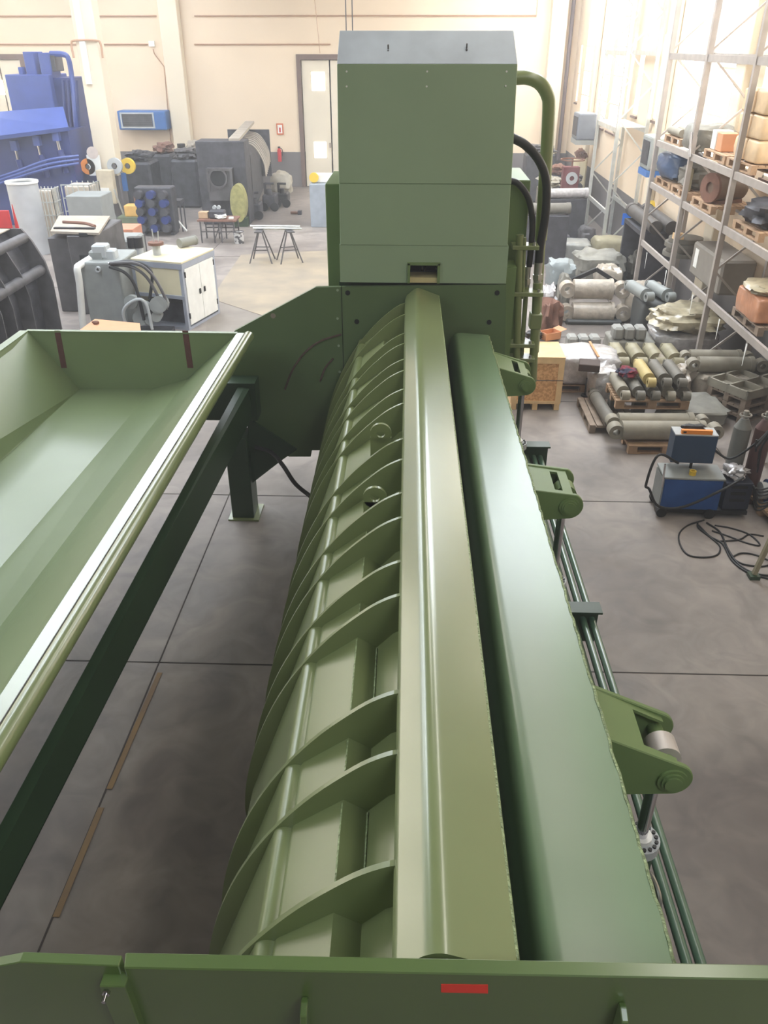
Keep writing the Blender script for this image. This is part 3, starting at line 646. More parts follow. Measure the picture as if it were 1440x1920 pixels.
# lower beam
a0, a1 = PZ(0, 1560, 1.9), PZ(423, 774, 1.9); c0_, c1_ = PZ(0, 1705, 1.5), PZ(447, 832, 1.5)
a0 = ext(a0, a1, 1.9); a1 = ext(PZ(0, 1560, 1.9), a1, 9.3); c1x = ext(c0_, c1_, 9.3); c0x = ext(c0_, c1_, 1.9)
def bp(a, c): return [a+Vector((-.02, 0, 0)), a+Vector((.06, 0, .0)), Vector((c.x, c.y, a.z-.015)), c, Vector((a.x-.02, c.y, c.z))]
a1 = Vector((a1.x, 9.3, 1.9)); c1x = Vector((c1x.x, 9.3, 1.5)); a0 = Vector((a0.x, 1.9, 1.9)); c0x = Vector((c0x.x, 1.9, 1.5))
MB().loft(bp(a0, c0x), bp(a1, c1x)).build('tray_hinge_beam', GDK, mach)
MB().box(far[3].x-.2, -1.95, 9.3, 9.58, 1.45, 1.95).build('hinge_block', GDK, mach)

#CLUTTER
# ================================================================== prototypes
def pallet_proto(m, nm='wooden_pallet', lab='', group=None):
    t = thing(nm, lab, 'pallet', group=group)
    for i in range(7): MB().box(-.6, .6, -.4+i*.117, -.4+i*.117+.098, .122, .144).build('deck_board', m, t)
    for j in (-.4, -.05, .3):
        for i in (-.6, -.07, .46): MB().box(i, i+.14, j, j+.1, .022, .100).build('block', m, t)
        MB().box(-.6, .6, j, j+.1, 0, .022).build('bottom_board', m, t)
    for i in (-.6, -.07, .46): MB().box(i, i+.14, -.4, .4, .100, .122).build('cross_board', m, t)
    return t
PROTO = {}
def pallet(loc, rz, lab, m=WOOD, group=None, nm='wooden_pallet', rx=0):
    key = m.name
    if key not in PROTO:
        t = pallet_proto(m, nm, lab, group); t.location = loc; t.rotation_euler = (rx, 0, rz); PROTO[key] = t; return t
    return dup(PROTO[key], loc, rz, lab, group, rx)
def cyl_thing(L, r, m, lab, loc, rz=0, rx=0, ry=0, group=None, eye=True, nm='hydraulic_cylinder', gland=True):
    """cylinder lying along local x, resting with its barrel at z=0"""
    t = thing(nm, lab, 'cylinder', loc, rz, group); t.rotation_euler = (rx, ry, rz)
    MB().cyl((-L/2, 0, r), (L/2*.8, 0, r), r*.92, 20).build('barrel', m, t)
    if gland: MB().cyl((L/2*.78, 0, r), (L/2*.92, 0, r), r, 20).build('gland', m, t)
    if eye:
        for s_ in (-1, 1):
            x = s_*(L/2+r*.55) if s_ < 0 else L/2+r*.75
            MB().ring((x, 0, r), (0, 1, 0), r*.72, r*.34, r*1.15, 18).build('rod_eye', m, t)
        MB().cyl((L/2*.9, 0, r), (L/2+r*.2, 0, r), r*.4, 12).build('rod', m, t)
    return t
def bundle(loc, sz, lab, m=WRAP, seed=1, amp=.1, p=4, cat='bundle', nm='wrapped_bundle', rz=0, group=None, n=14):
    o = MB().blob((0, 0, sz[2]/2), sz, seed, n, amp, p).build(nm, m); o.location = loc; o.rotation_euler = (0, 0, rz); return tag(o, lab, cat, group)
def boxthing(name, lab, cat, x0, x1, y0, y1, z0, z1, m, bevel=.01, rz=0, group=None):
    c = Vector(((x0+x1)/2, (y0+y1)/2, z0)); o = MB().box(x0-c.x, x1-c.x, y0-c.y, y1-c.y, 0, z1-z0).build(name, m, bevel=bevel); o.location = c; o.rotation_euler = (0, 0, rz)
    return tag(o, lab, cat, group)
def pxbox(name, lab, cat, u0, u1, v0, v1, y, dy, m, bevel=.01, z0=None, group=None):
    a, b, c, d = RR(u0, u1, v0, v1, y); return boxthing(name, lab, cat, a, b, y, y+dy, c if z0 is None else z0, d, m, bevel, 0, group)
# ================================================================== RIGHT SIDE : OSB crate
cb = PZ(1003, 768, 0); cx1 = PZ(1049, 772, 0).x
CW = .85; CD = .82; ch = .95; gy = 13.2
ct = thing('wooden_crate', 'osb crate with pale pine frame behind the shear pipes', 'crate', (cx1-CW/2, gy+CD/2, 0))
for s_ in (-1, 1):
    MB().box(s_*CW/2-.02-.02*s_-.0, s_*CW/2+.02-.02*s_, -CD/2+.02, CD/2-.02, .12, ch).build('osb_panel', OSB, ct)
    MB().box(-CW/2+.02, CW/2-.02, s_*CD/2-.01-.02*s_, s_*CD/2+.01-.02*s_, .12, ch).build('osb_panel', OSB, ct)
for sy in (-1, 1):
    y_ = sy*CD/2
    for a, b, c, d in ((-CW/2, CW/2, ch-.09, ch), (-CW/2, CW/2, .12, .17)): MB().box(a, b, y_-.012, y_+.012, c, d).build('frame_board', PINE, ct)
    for xx in (-CW/2, CW/2-.09): MB().box(xx, xx+.09, y_-.012, y_+.012, .17, ch-.09).build('frame_board', PINE, ct)
for s_ in (-1, 1):
    for yy in (-CD/2+.012, CD/2-.1): MB().box(s_*CW/2-.012, s_*CW/2+.012, yy, yy+.09, .12, ch).build('frame_board', PINE, ct)
MB().box(-CW/2-.01, CW/2+.01, -CD/2-.01, CD/2+.01, ch, ch+.022).build('lid', PINE, ct)
for xx in (-.42, -.05, .33): MB().box(xx, xx+.09, -CD/2, CD/2, 0, .12).build('foot', PINE, ct)
MB().box(-CW/2-.015, CW/2+.015, -CD/2-.016, -CD/2-.013, .55, .562).build('strap', DSTEEL, ct)
zt = ch+.022
c = PZ(1030, 634, zt)
bt_ = thing('open_cardboard_box', 'small open cardboard box on top of the osb crate', 'box', (c.x, c.y, zt), .5)
MB().box(-.16, .16, -.12, .12, 0, .01).build('bottom', CARDO, bt_)
for a in ((-.16, -.15, -.12, .12), (.15, .16, -.12, .12)): MB().box(*a, .01, .13).build('side', CARDO, bt_)
for a in ((-.15, .15, -.12, -.11), (-.15, .15, .11, .12)): MB().box(*a, .01, .13).build('side', CARDO, bt_)
MB().loft([(.15, -.12, .13), (.28, -.12, .16), (.28, .12, .16), (.15, .12, .13)], [(.15, -.12, .135), (.28, -.12, .165), (.28, .12, .165), (.15, .12, .135)]).build('flap', CARDO, bt_)
c = PZ(1012, 636, zt); bundle((c.x-.12, c.y, zt), (.3, .25, .14), 'crumpled black cloth beside the open box on the crate', BLACK, 3, .2, 2.5, 'cloth', 'black_cloth')
# ---- white plastic wrapped pack with dark block
c = PZ(1100, 738, 0)
t = pallet((c.x-.05, c.y+.45, 0), 0, 'pallet under the clear plastic wrapped pack beside the crate')
pk = bundle((c.x-.05, c.y+.45, .146), (1.25, .9, .55), 'clear plastic wrapped pack with an orange strap beside the crate', WRAPW, 5, .06, 7, 'bundle', n=18)
orr = MB().box(-.02, .02, -.47, -.455, .05, .5).box(-.02, .02, -.46, .4, .56, .575).build('strap', CARD, None); orr.location = (c.x+.12, c.y+.45, .146); tag(orr, 'orange strap around the plastic wrapped pack', 'strap')
c2 = PZ(1105, 688, .70); boxthing('dark_block', 'dark brown square block on the plastic wrapped pack', 'block', c2.x-.17, c2.x+.19, c2.y-.1, c2.y+.22, .64, .77, mat('dark_brown_block', (70, 56, 50), .7), .01, -.2)
tt = thing('roller_stand', 'small black post standing before the plastic wrapped pack', 'post', PZ(1096, 738, 0)+Vector((.0, -.12, 0))); MB().cyl((0,0,0), (0,0,.03), .09, 12).build('base', BLACK, tt); MB().cyl((0,0,.03), (0,0,.34), .035, 10).build('post', BLACK, tt)
# ---- pallet with the round cylinders pointing at the camera
P1 = PZ(1195, 850, 0); 
lowp = pallet((4.02, 11.9, 0), .02, 'lower pallet carrying the two long grey cylinders', WOOD)
cyl_thing(1.35, .165, PRIMER, 'long grey cylinder at the front edge of the lower pallet', (4.0, 11.72, .146), 0.02)
cyl_thing(1.25, .15, PRIMER, 'long grey cylinder behind the front one on the lower pallet', (3.98, 12.1, .146), 0.02)
dl = pallet((3.36, 12.85, 0), 1.57, 'dirty grey pallet sticking out left of the lower pallet', WOODG)
cyl_thing(1.2, .11, PRIMD, 'grey cylinder lying lengthwise on the dirty pallet at the left', (3.24, 12.75, .146), 1.62)
# upper pallet on blocks
zu = .36
for i, (x, y) in enumerate(((3.5, 12.98), (4.42, 12.98), (3.95, 13.1))): boxthing('support_block', ['left grey support block under the upper pallet', 'right grey support block under the upper pallet', 'rear grey support block under the upper pallet'][i], 'block', x-.1, x+.1, y-.1, y+.1, .146 if i == 0 else 0, zu-.002, PRIMD)
up = pallet((3.98, 12.85, zu), .0, 'upper pallet carrying a heap of short grey cylinders', WOOD)
zz = zu+.146
labs = ['short grey cylinder at the left end of the front row on the upper pallet', 'short grey cylinder second from left on the upper pallet', 'short grey cylinder in the middle of the front row on the upper pallet', 'short grey cylinder second from right on the upper pallet', 'short grey cylinder at the right end of the front row on the upper pallet']
for i in range(5):
    cyl_thing(.72, .112, [PRIMER, PRIMD, PRIMD, PRIMER, PRIMD][i], labs[i], (3.50+.245*i, 12.85, zz), -math.pi/2, eye=True, gland=False)
labs = ['yellowish cylinder lying on top of the grey cylinder heap', 'grey cylinder on the heap just right of the yellowish one', 'rightmost grey cylinder on top of the heap']
for i in range(3): cyl_thing(.75, .112, [YPRIM, PRIMD, PRIMD][i], labs[i], (3.90+.25*i, 12.92, zz+.205), -math.pi/2+.0, eye=True, gland=False)
bundle((3.62, 12.98, zz+.225), (.3, .3, .15), 'crumpled dark red and blue rag on the cylinder heap', mat('dark_rag', (52, 54, 74), .9, 0, .2, 5, rgb2=(120, 44, 56), mask=(.45, .5)), 9, .25, 2.5, 'rag', 'dark_rag')
# clear plastic sheet at the left of that stack
bundle((3.42, 13.75, 0), (.5, .7, .62), 'clear plastic wrapped pack behind the upper pallet', WRAPW, 15, .12, 5)
# ---- olive wrapped row of cylinders
def row(labs, n, L, r, m, x, y, z, rz, dx, grp=None):
    for i in range(n): cyl_thing(L, r, m, labs[i], (x+dx*i, y, z), rz, eye=True, gland=False)
row(['olive film wrapped cylinder, first from the left of four', 'olive film wrapped cylinder, second from the left of four', 'olive film wrapped cylinder, third from the left of four', 'olive film wrapped cylinder, rightmost of four'], 4, .62, .155, OLIVE, 3.85, 14.55, .40, -math.pi/2, .33)
for i in (0, 1): pallet((4.34, 14.5, i*.15), .0, ['bottom pallet under the four olive cylinders', 'top pallet under the four olive cylinders'][i], WOODG)
bundle((4.34, 14.5, .30), (1.2, .8, .1), 'olive film sheet spread under the four cylinders', WRAPO, 19, .05, 8)
# ---- grey concrete-like tank modules
def module_stack(x, y, n, levels, what, z=0.15, s=.2, h=.25):
    for l in range(levels):
        for i in range(n):
            zz_ = z+l*(h+.02)
            boxthing('grey_block', 'grey square block, %s of the %s row of %s' % (['left', 'middle', 'right'][i], ['bottom', 'top'][l] if levels > 1 else 'single', what), 'block', x+i*(s+.02), x+i*(s+.02)+s, y, y+s*1.6, zz_, zz_+h, mat('grey_block_paint', (150, 150, 146), .6, 0, .1, 5), .04)
a = PZ(1062, 675, 0)
pallet((3.15, 15.65, 0), 0, 'pallet under the two rows of square blocks beside the crate', WOODG)
module_stack(3.02, 15.2, 3, 2, 'the stack right of the crate')
a = PZ(1150, 680, 0); pallet((4.4, 15.75, 0), 0, 'pallet under the single row of square blocks', WOODG)
for q in (0,): bundle((4.35, 15.75, .146), (.9, .8, .41), 'grey film wrapped pack under the row of blocks', TARP, 23, .06, 6)
module_stack(3.93, 15.4, 3, 1, 'blocks on a wrapped pack', .56)
# ---- two big film-wrapped cylinders, stacked
yy = 18.2
A_ = RR(1066, 1172, 536, 612, yy)
boxthing('dark_block', 'dark low pack under the two big wrapped cylinders', 'pack', A_[0], A_[1], yy, yy+1.0, 0, max(.1, A_[2]-.03), mat('dark_pack', (72, 74, 74), .6), .03)
r_ = (A_[3]-A_[2])/4
cyl_thing(A_[1]-A_[0]-.3, r_*1.05, WRAP, 'lower big tan wrapped cylinder right of the crate', ((A_[0]+A_[1])/2, yy+.3, A_[2]), 0)
cyl_thing(A_[1]-A_[0]-.35, r_*1.05, WRAP, 'upper big tan wrapped cylinder with orange straps', ((A_[0]+A_[1])/2-.03, yy+.45, A_[2]+2*r_*1.06), 0)
bundle((A_[1]+.55, yy+.7, 0), (.9, 1.0, A_[3]-.1), 'tan film wrapped heap right of the two big cylinders', WRAP, 31, .14, 3)
for i, u in enumerate((1222, 1247)):
    p = PY(u+(8 if i else -6), 575, 17.3); cyl_thing(.8, .14, GREYP, ['left light grey cylinder leaning toward the aisle before the racks', 'right light grey cylinder leaning toward the aisle before the racks'][i], (p.x-.22, 17.45, .86), -math.pi/2+.2)
bundle((PY(1237, 590, 17.3).x-.18, 17.4, 0), (.66, .9, .86), 'dark pack beneath the two light grey leaning cylinders', mat('dark_pack', (72, 74, 74), .6), 33, .05, 8)
# ---- round wrapped bundle on pallets
c = Vector((5.45, 15.95, 0))
for i in (0, 1): pallet((c.x, c.y, i*.15), .3, ['bottom pallet under the round wrapped bundle', 'top pallet under the round wrapped bundle'][i], WOODG)
bundle((c.x, c.y, .30), (1.25, 1.1, .38), 'lower part pack of tan film under the round wrapped bundle', WRAPW, 41, .07, 5)
bundle((c.x+.02, c.y, .66), (1.35, 1.15, .42), 'lumpy round bundle wrapped in tan film on a pallet', WRAPO, 43, .2, 3, n=20)
# ---- crumpled film heap and cylinders at right
c = PZ(1300, 745, 0); bundle((4.72, 14.0, 0), (.62, .8, .62), 'crumpled tan film heap at the foot of the round bundle', WRAP, 47, .3, 3, n=18)
c = Vector((5.6, 13.5, 0)); bundle((c.x+.05, c.y+.55, 0), (1.1, .95, .5), 'tan wrapped pack under the double eye cylinders', WRAP, 49, .08, 6)
cyl_thing(1.0, .15, PRIMER, 'front olive grey cylinder with open eyes on the tan pack', (c.x, c.y+.35, .5), 0)
cyl_thing(.95, .14, PRIMER, 'rear olive grey cylinder with open eyes on the tan pack', (c.x-.05, c.y+.78, .5), 0)
# ---- stacked pallets at right edge
for i in range(3): pallet((PZ(1425, 800, 0).x, 13.35, i*.15), .55, ['bottom pallet of the leaning stack at the right edge', 'middle pallet of the leaning stack at the right edge', 'top pallet of the leaning stack at the right edge'][i], WOODG)
fl = thing('steel_form_grid', 'grey steel grating frame on the pallet stack at the right edge', 'frame', (PZ(1425, 800, 0).x, 13.35, .45), .55)
for i in range(4): MB().box(-.62+i*.4, -.58+i*.4, -.42, .42, 0, .14).build('bar', PRIMER, fl)
for i in range(3): MB().box(-.62, .62, -.42+i*.4, -.38+i*.4, 0, .14).build('cross_bar', PRIMER, fl)
MB().box(-.6, .6, -.4, .4, 0, .03).build('plate', PRIMER, fl)
bundle((PZ(1300, 800, 0).x, 12.9, 0), (1.1, .9, .35), 'grey tarpaulin covered low heap behind the welder', TARP, 53, .12, 5)
# ================================================================== welder
wx0_, wx1_ = PZ(1236, 978, 0).x, PZ(1340, 970, 0).x; wy = 9.55
wt = thing('welding_machine', 'blue welding machine cart with grey top and black wheels', 'welder', ((wx0_+wx1_)/2, wy, 0), -.04)
W2 = (wx1_-wx0_)/2; D_ = .42; zt_ = PY(1290, 900, wy).z
MB().box(-W2+.02, W2, 0, D_, .12, zt_).build('cabinet', BLUEC, wt, bevel=.01)
MB().box(-W2, -W2+.02, .01, D_-.01, .12, zt_-.02).build('end_panel', GREYP, wt)
MB().box(-W2, W2+.02, -.01, D_+.01, zt_, zt_+.03).build('top_tray', GREYP, wt, bevel=.006)
MB().box(-W2, W2+.4, 0, D_, .07, .12).build('chassis', BLACK, wt)
for x in (-W2+.05, W2-.1):
    for y_ in (.0, D_): MB().cyl((x, y_-.03, .07), (x, y_+.03, .07), .07, 18).build('wheel', BLACK, wt)
MB().cyl((-W2, .0, zt_-.12), (-W2-.02, 0, zt_+.22), .014, 8).build('handle', CHROME, wt)
ztt = zt_+.03
tp = MB().box(-.28, .28, .24, .50, ztt+.10, ztt+.50).build('wire_feeder', BLUET, wt, bevel=.008)
MB().cyl((.02, .3, ztt), (.02, .3, ztt+.1), .02, 8).build('swivel_post', BLACK, tp)
MB().box(-.28, .28, .24, .5, ztt+.501, ztt+.515).build('feeder_lid', GREYL, tp)
lv = thing('spirit_level', 'orange spirit level lying on top of the blue wire feeder', 'spirit level', (wt.location.x-.0, wy+.28, ztt+.516), -.04)
MB().box(-.19, .21, -.02, .03, 0, .055).build('body', ORANGE, lv); MB().box(-.17, -.13, -.022, -.019, .015, .04).build('window', BLACK, lv)
bundle((wt.location.x+.0, wy+.42, ztt+.516), (.3, .1, .07), 'black welding glove behind the spirit level', BLACK, 3, .2, 3, 'glove', 'black_glove')
yr = thing('tape_roll', 'yellow tape roll standing on the grey welder top', 'tape roll', (wt.location.x+.0, wy+.1, ztt)); MB().ring((0,0,.03), (0,0,1), .045, .03, .06, 20).build('roll', YEL, yr)
cab = lambda pts, r, lab, nm='welding_cable', m=RUBBER: tag(MB().tube(pts, r, 8).build(nm, m), lab, 'cable')
X0 = wt.location.x
cab([(X0-.18, wy+.2, ztt+.12), (X0-.5, wy+.1, ztt+.28), (X0-.62, wy+.0, ztt-.1), (X0-.58, wy-.05, .45), (X0-.42, wy-.06, .2), (X0-.1, wy-.1, .22), (X0+.35, wy-.12, .5), (X0+.62, wy-.05, ztt+.05)], .018, 'thick black cable looping around the left side of the welder')
cab([(X0+.26, wy+.3, ztt+.3), (X0+.5, wy+.2, ztt+.2), (X0+.75, wy+.1, ztt+.5), (X0+.9, wy+.1, ztt+.75)], .016, 'black cable from the wire feeder up to the gas bottles')
tb = thing('cooling_unit', 'dark cooling unit with open slots right of the blue welder', 'cooler', (X0+W2+.24, wy+.02, .0))
MB().box(-.18, .18, .0, .38, .122, zt_-.05).build('body', mat('dark_navy_case', (38, 44, 60), .5), tb, bevel=.01)
for i in range(3): MB().box(-.1, .1, -.012, 0, .25+.1*i, .29+.1*i).build('slot_frame', BLACK, tb)
bundle((X0+W2+.22, wy+.22, zt_-.05), (.3, .26, .16), 'crumpled foil and rags on top of the dark cooling unit', WRAPW, 61, .3, 2.6, 'rag', 'foil_bundle')
# gas bottles, welding gun support
for i, (dx, dy, m, l) in enumerate(((.70, .52, mat('grey_bottle_paint', (112, 112, 108), .45, 0, .1, 5), 'tall grey gas bottle beside the cooling unit'), (.98, .5, mat('dark_red_bottle', (92, 66, 62), .5, 0, .15, 5), 'tall dark red gas bottle at the far right of the welder'))):
    g = thing('gas_bottle', l, 'gas bottle', (X0+dx, wy+dy, 0)); MB().cyl((0,0,.0), (0,0,1.12), .115, 24).cyl((0,0,1.12), (0,0,1.25), .115, 24, .05).build('shell', m, g, )
    MB().cyl((0,0,1.25), (0,0,1.36), .035, 10).build('valve', STEEL, g); MB().ring((0,0,1.3), (0,0,1), .08, .065, .02, 14).build('collar', STEEL, g)
rn_ = random.Random(4)
for k in range(6):
    cx_, cy_ = X0+.88, wy+.02-.035*(k % 3); top_ = 1.38+.03*k
    cab([(cx_-.12-.03*k, cy_-.1, .75+.1*k), (cx_-.14-.02*k, cy_-.1, 1.15), (cx_-.02, cy_-.1, top_), (cx_+.12, cy_-.08, 1.2), (cx_+.2, cy_-.06, .7), (cx_+.16+.02*k, cy_-.1, .3+.07*k), (cx_-.02, cy_-.12, .2+.07*k), (cx_-.12, cy_-.1, .55)], .013, ['outermost', 'second', 'third', 'fourth', 'fifth', 'innermost'][k]+' black cable loop hanging in front of the gas bottles')
# cables on the floor (pixel traces on the floor plane)
def ftrace(px, lab, r=.011):
    P = [PZ(u, v, r) for u, v in px]; cab(P, r, lab)
ftrace([(1320, 975), (1290, 985), (1274, 1000), (1275, 1020), (1290, 1040), (1320, 1045), (1345, 1040), (1350, 1025), (1335, 1010), (1310, 990), (1308, 980)], 'thin black cable loop lying leftmost on the floor below the welder')
ftrace([(1310, 985), (1330, 1005), (1355, 1020), (1372, 1050), (1400, 1072), (1440, 1085)], 'black cable running from the welder to the lower right', .013)
ftrace([(1325, 980), (1350, 998), (1365, 1030), (1385, 1058), (1415, 1075), (1450, 1080)], 'second black cable running beside it to the lower right', .013)
ftrace([(1340, 985), (1370, 990), (1405, 1002), (1425, 1022), (1400, 1018), (1365, 1005), (1335, 995)], 'black cable loop right of the small floor loop')
ftrace([(1345, 1015), (1385, 1012), (1405, 1002), (1432, 1005)], 'short black cable end curling toward the right edge')
ftrace([(1372, 1045), (1390, 1037), (1415, 1040), (1440, 1050)], 'upper thin cable arc near the right edge')
ftrace([(1375, 1048), (1395, 1058), (1425, 1062), (1440, 1060)], 'lower thin cable arc near the right edge')
st = thing('iron_stand', 'olive iron post with a foot at the right edge below the cables', 'stand', PZ(1412, 1083, 0))
MB().box(-.06, .06, -.06, .06, 0, .05).build('foot', GDK, st); MB().bar((0, 0, .05), (.17, .1, .75), .05).build('post', OLIVE, st)
bx = PZ(1432, 985, 0); pallet((bx.x+.62, bx.y+.35, 0), .1, 'pallet cut by the right edge beside the cables', WOOD)
mo = thing('blue_motor', 'blue motor with grey end cap on the pallet at the right edge', 'motor', (bx.x+.35, bx.y+.4, .146))
MB().cyl((-.25, 0, .17), (.2, 0, .17), .16, 20).build('housing', BLUEC, mo); MB().cyl((-.33, 0, .17), (-.25, 0, .17), .12, 20).build('end_cap', GREYL, mo); MB().box(-.2, .15, -.15, .15, 0, .04).build('foot', BLUEC, mo)
# ================================================================== RACKS
def rack(name, lab, xs_, ys_, zs, H0, m, wpost=.09, brace=True, mb=None, frames=None):
    t = thing(name, lab, 'rack', (xs_[0], ys_[0], 0), world=True); mb = mb or m
    for y_ in ys_:
        for x in xs_:
            MB().box(x-wpost/2, x+wpost/2, y_-wpost/2, y_+wpost/2, .01, H0).build('post', m, t); MB().box(x-.08, x+.08, y_-.07, y_+.07, 0, .01).build('base_plate', m, t)
        z = .35; k = 0
        while z < H0-.9:
            a, b = (xs_[0], xs_[1]) if k % 2 == 0 else (xs_[1], xs_[0])
            MB().bar((a, y_, z), (b, y_, z+.85), .035).build('brace', m, t); z += .85; k += 1
    for zb_, (i0, i1) in zs:
        for x in xs_:
            for i in range(i0, i1): MB().box(x-.025, x+.025, ys_[i]+wpost/2*(1 if ys_[i+1] > ys_[i] else -1), ys_[i+1]-wpost/2*(1 if ys_[i+1] > ys_[i] else -1), zb_-.06, zb_+.06).build('beam', mb, t)
    return t
rack('pallet_rack', 'grey pallet rack with loaded beams along the right wall', (5.42, 6.345), (19.95, 17.35, 14.85, 11.3), [(1.50, (0, 3)), (2.78, (0, 3)), (3.66, (0, 3)), (5.35, (0, 3))], 8.8, RACKG)
for y_ in (17.35, 14.85):
    pass
rack('galvanised_rack', 'bright galvanised rack with an empty top shelf by the windows', (5.62, 6.42), (24.9, 27.7), [(3.48, (0, 1)), (1.3, (0, 1)), (5.35, (0, 1))], 8.8, GALV, .09)
sh = thing('rack_shelf', 'white slatted shelf on the galvanised rack', 'shelf', (5.65, 25, 3.545), world=True)
for i in range(9): MB().box(5.64, 6.4, 25.0+.29*i, 25.0+.29*i+.16, 3.545, 3.575).build('slat', WHITE, sh)
bb = tag(MB().box(-.12, .12, -.02, .02, 0, .32).build('blue_plate', mat('bright_blue', (40, 110, 210), .5)), 'small bright blue sign plate on the galvanised rack', 'sign'); bb.location = (6.2, 24.82, PY(1178, 422, 24.8).z)
# beam labels (white pointed tags)
for i, (u, v) in enumerate(((1214, 480), (1252, 505), (1303, 545), (1354, 588), (1404, 640))):
    p = PX(u, v, 5.37); m = MB().loft([(0, -.03, 0), (0, .03, 0), (0, .0, -.36), (0, -.01, -.36)], [(-.004, -.03, 0), (-.004, .03, 0), (-.004, .0, -.36), (-.004, -.01, -.36)]).build('white_tag', WHITE)
    m.location = (p.x-.02, p.y, 1.44); tag(m, 'white pointed tag hanging from the lowest beam, %s from the far end' % ['first', 'second', 'third', 'fourth', 'fifth'][i], 'tag', 'white tags on the rack beam')
# loads: bottom of the rack
boxthing('grey_machine_housing', 'big dusty grey box housing inside the rack near a white label', 'box', 5.58, 6.2, 14.95, 16.7, 1.575, 2.2, mat('dusty_grey_case', (132, 126, 118), .7, 0, .1, 4), .04)
LB = PX(1318, 515, 5.56); tag(MB().box(5.57, 5.578, 16.3, 16.5, 1.75, 2.1).build('paper_label', WHITE), 'white paper label on the big dusty grey box', 'label')
for i in range(4):
    o = MB().cyl((0,0,0), (0,0,.09), .42-.06*(i % 2), 24).build('round_plate', PRIMD); o.location = (5.9, 18.3-.02*i, 1.565+.1*i); tag(o, ['lowest', 'second', 'third', 'topmost'][i]+' dark round plate of the stack on the lowest rack beam', 'plate', 'round plates on the rack')
g_ = thing('small_pallet_box', 'small yellow wooden block on the round plates in the rack', 'block', (5.65, 18.0, 1.965)); MB().box(-.1, .1, -.08, .08, 0, .12).build('block', PINE, g_)
for i in range(2): cyl_thing(2.6, .17, mat('dark_tube', (74, 70, 68), .6, 0, .2, 4), ['front long dark tube on the rack near the wall', 'rear long dark tube on the rack near the wall'][i], (5.75+.38*i, 21.4, 1.62), math.pi/2, eye=False)
tt_ = thing('tube_trestle', 'low dark trestle under the long dark tubes', 'trestle', (5.95, 21.4, 0)); MB().box(-.4, .4, -1.0, -.9, 0, 1.6).build('leg', BSTEEL, tt_); MB().box(-.4, .4, .9, 1.0, 0, 1.6).build('leg', BSTEEL, tt_); MB().box(-.4, .4, -.9, .9, 1.5, 1.6).build('top', BSTEEL, tt_)
# load: second level
pl_ = lambda y_, z, lab: pallet((5.87, y_, z), math.pi/2, lab, WOOD)
pl_(19.2, 2.845, 'pallet under the dark blue wrapped bundle on the rack'); bundle((5.87, 19.2, 2.995), (.95, 1.3, .58), 'dark blue bundle wrapped in grey film on the second rack level', mat('navy_wrapped', (54, 74, 104), .35, 0, .15, 4, .4, 8), 71, .08, 3.2)
pl_(17.9, 2.845, 'pallet under the grey coupling parts on the rack'); bundle((5.87, 17.9, 2.995), (.8, .8, .45), 'grey metal casting on the second rack level behind the post', PRIMD, 73, .18, 3.4, 'casting', 'grey_casting')
tl = boxthing('leaning_plate', 'pale green leaning plate between the bundles on the rack', 'plate', 5.5, 5.56, 17.3+.15, 17.75, 3.0, 3.42, OLIVE, .01)
pl_(16.4, 2.845, 'pallet under the round motor on the rack'); mt = thing('electric_motor', 'brown round electric motor on the second rack level', 'motor', (5.85, 16.3, 2.995), .4)
MB().cyl((-.35, 0, .27), (.3, 0, .27), .25, 24).build('housing', mat('brown_motor', (118, 98, 82), .6, 0, .2, 6), mt); MB().cyl((.3, 0, .27), (.5, 0, .27), .06, 12).build('shaft', STEEL, mt); MB().box(-.3, .25, -.2, .2, 0, .06).build('foot', RUST, mt)
MB().ring((-.37, 0, .27), (1, 0, 0), .26, .1, .05, 24).build('fan_cover', RUST, mt)
pl_(14.0, 2.845, 'pallet of dark parts on the rack at the right edge'); bundle((5.85, 14.0, 2.995), (.8, 1.0, .4), 'dark heap of parts on the rack at the right edge', BSTEEL, 79, .2, 3, 'parts')
# load: top level
pl_(19.0, 3.725, 'pallet of pipe sections on the top rack level')
for i in range(4): cyl_thing(1.0, .085, PRIMER, ['first', 'second', 'third', 'fourth'][i]+' grey pipe section of the row on the top rack level', (5.55+.2*i, 19.1, 3.875), math.pi/2, eye=False, gland=False, nm='pipe_section')
bundle((5.85, 17.8, 3.725), (.9, 1.1, .48), 'grey tarpaulin draped over parts on the top rack level', TARP, 83, .1, 4, 'tarpaulin', 'grey_tarpaulin')
wb = tag(MB().loft([(0, -.02, 0), (0, .1, 0), (0, .22, .42), (0, .16, .42)], [(-.02, -.02, 0), (-.02, .1, 0), (-.02, .22, .42), (-.02, .16, .42)]).build('white_film_strip', WRAPW), 'white film strip hanging at the tarpaulin on the top rack level', 'film'); wb.location = (5.36, 17.2, 3.68)
pl_(16.2, 3.725, 'pallet under the small white box on the top rack level')
boxthing('white_box', 'small white box on the top rack level', 'box', 5.55, 5.85, 16.5, 16.75, 3.875, 4.2, WHITE, .01); boxthing('orange_carton', 'orange carton beside the small white box', 'box', 5.55, 5.9, 16.15, 16.45, 3.875, 4.18, CARDO, .01)
pl_(14.9, 3.725, 'pallet under the tall tan carton stack')
for i in range(3):
    for j in range(2): bundle((5.87, 14.62+.56*j, 3.875+.36*i), (.72, .54, .36), 'tan film wrapped carton, %s layer, %s side of the tall stack' % (['bottom', 'middle', 'top'][i], ['near', 'far'][j]), mat('film_wrapped_carton', (214, 186, 150), .35, 0, .15, 5, .5, 8), 90+i*2+j, .03, 9, 'carton', 'wrapped_carton')
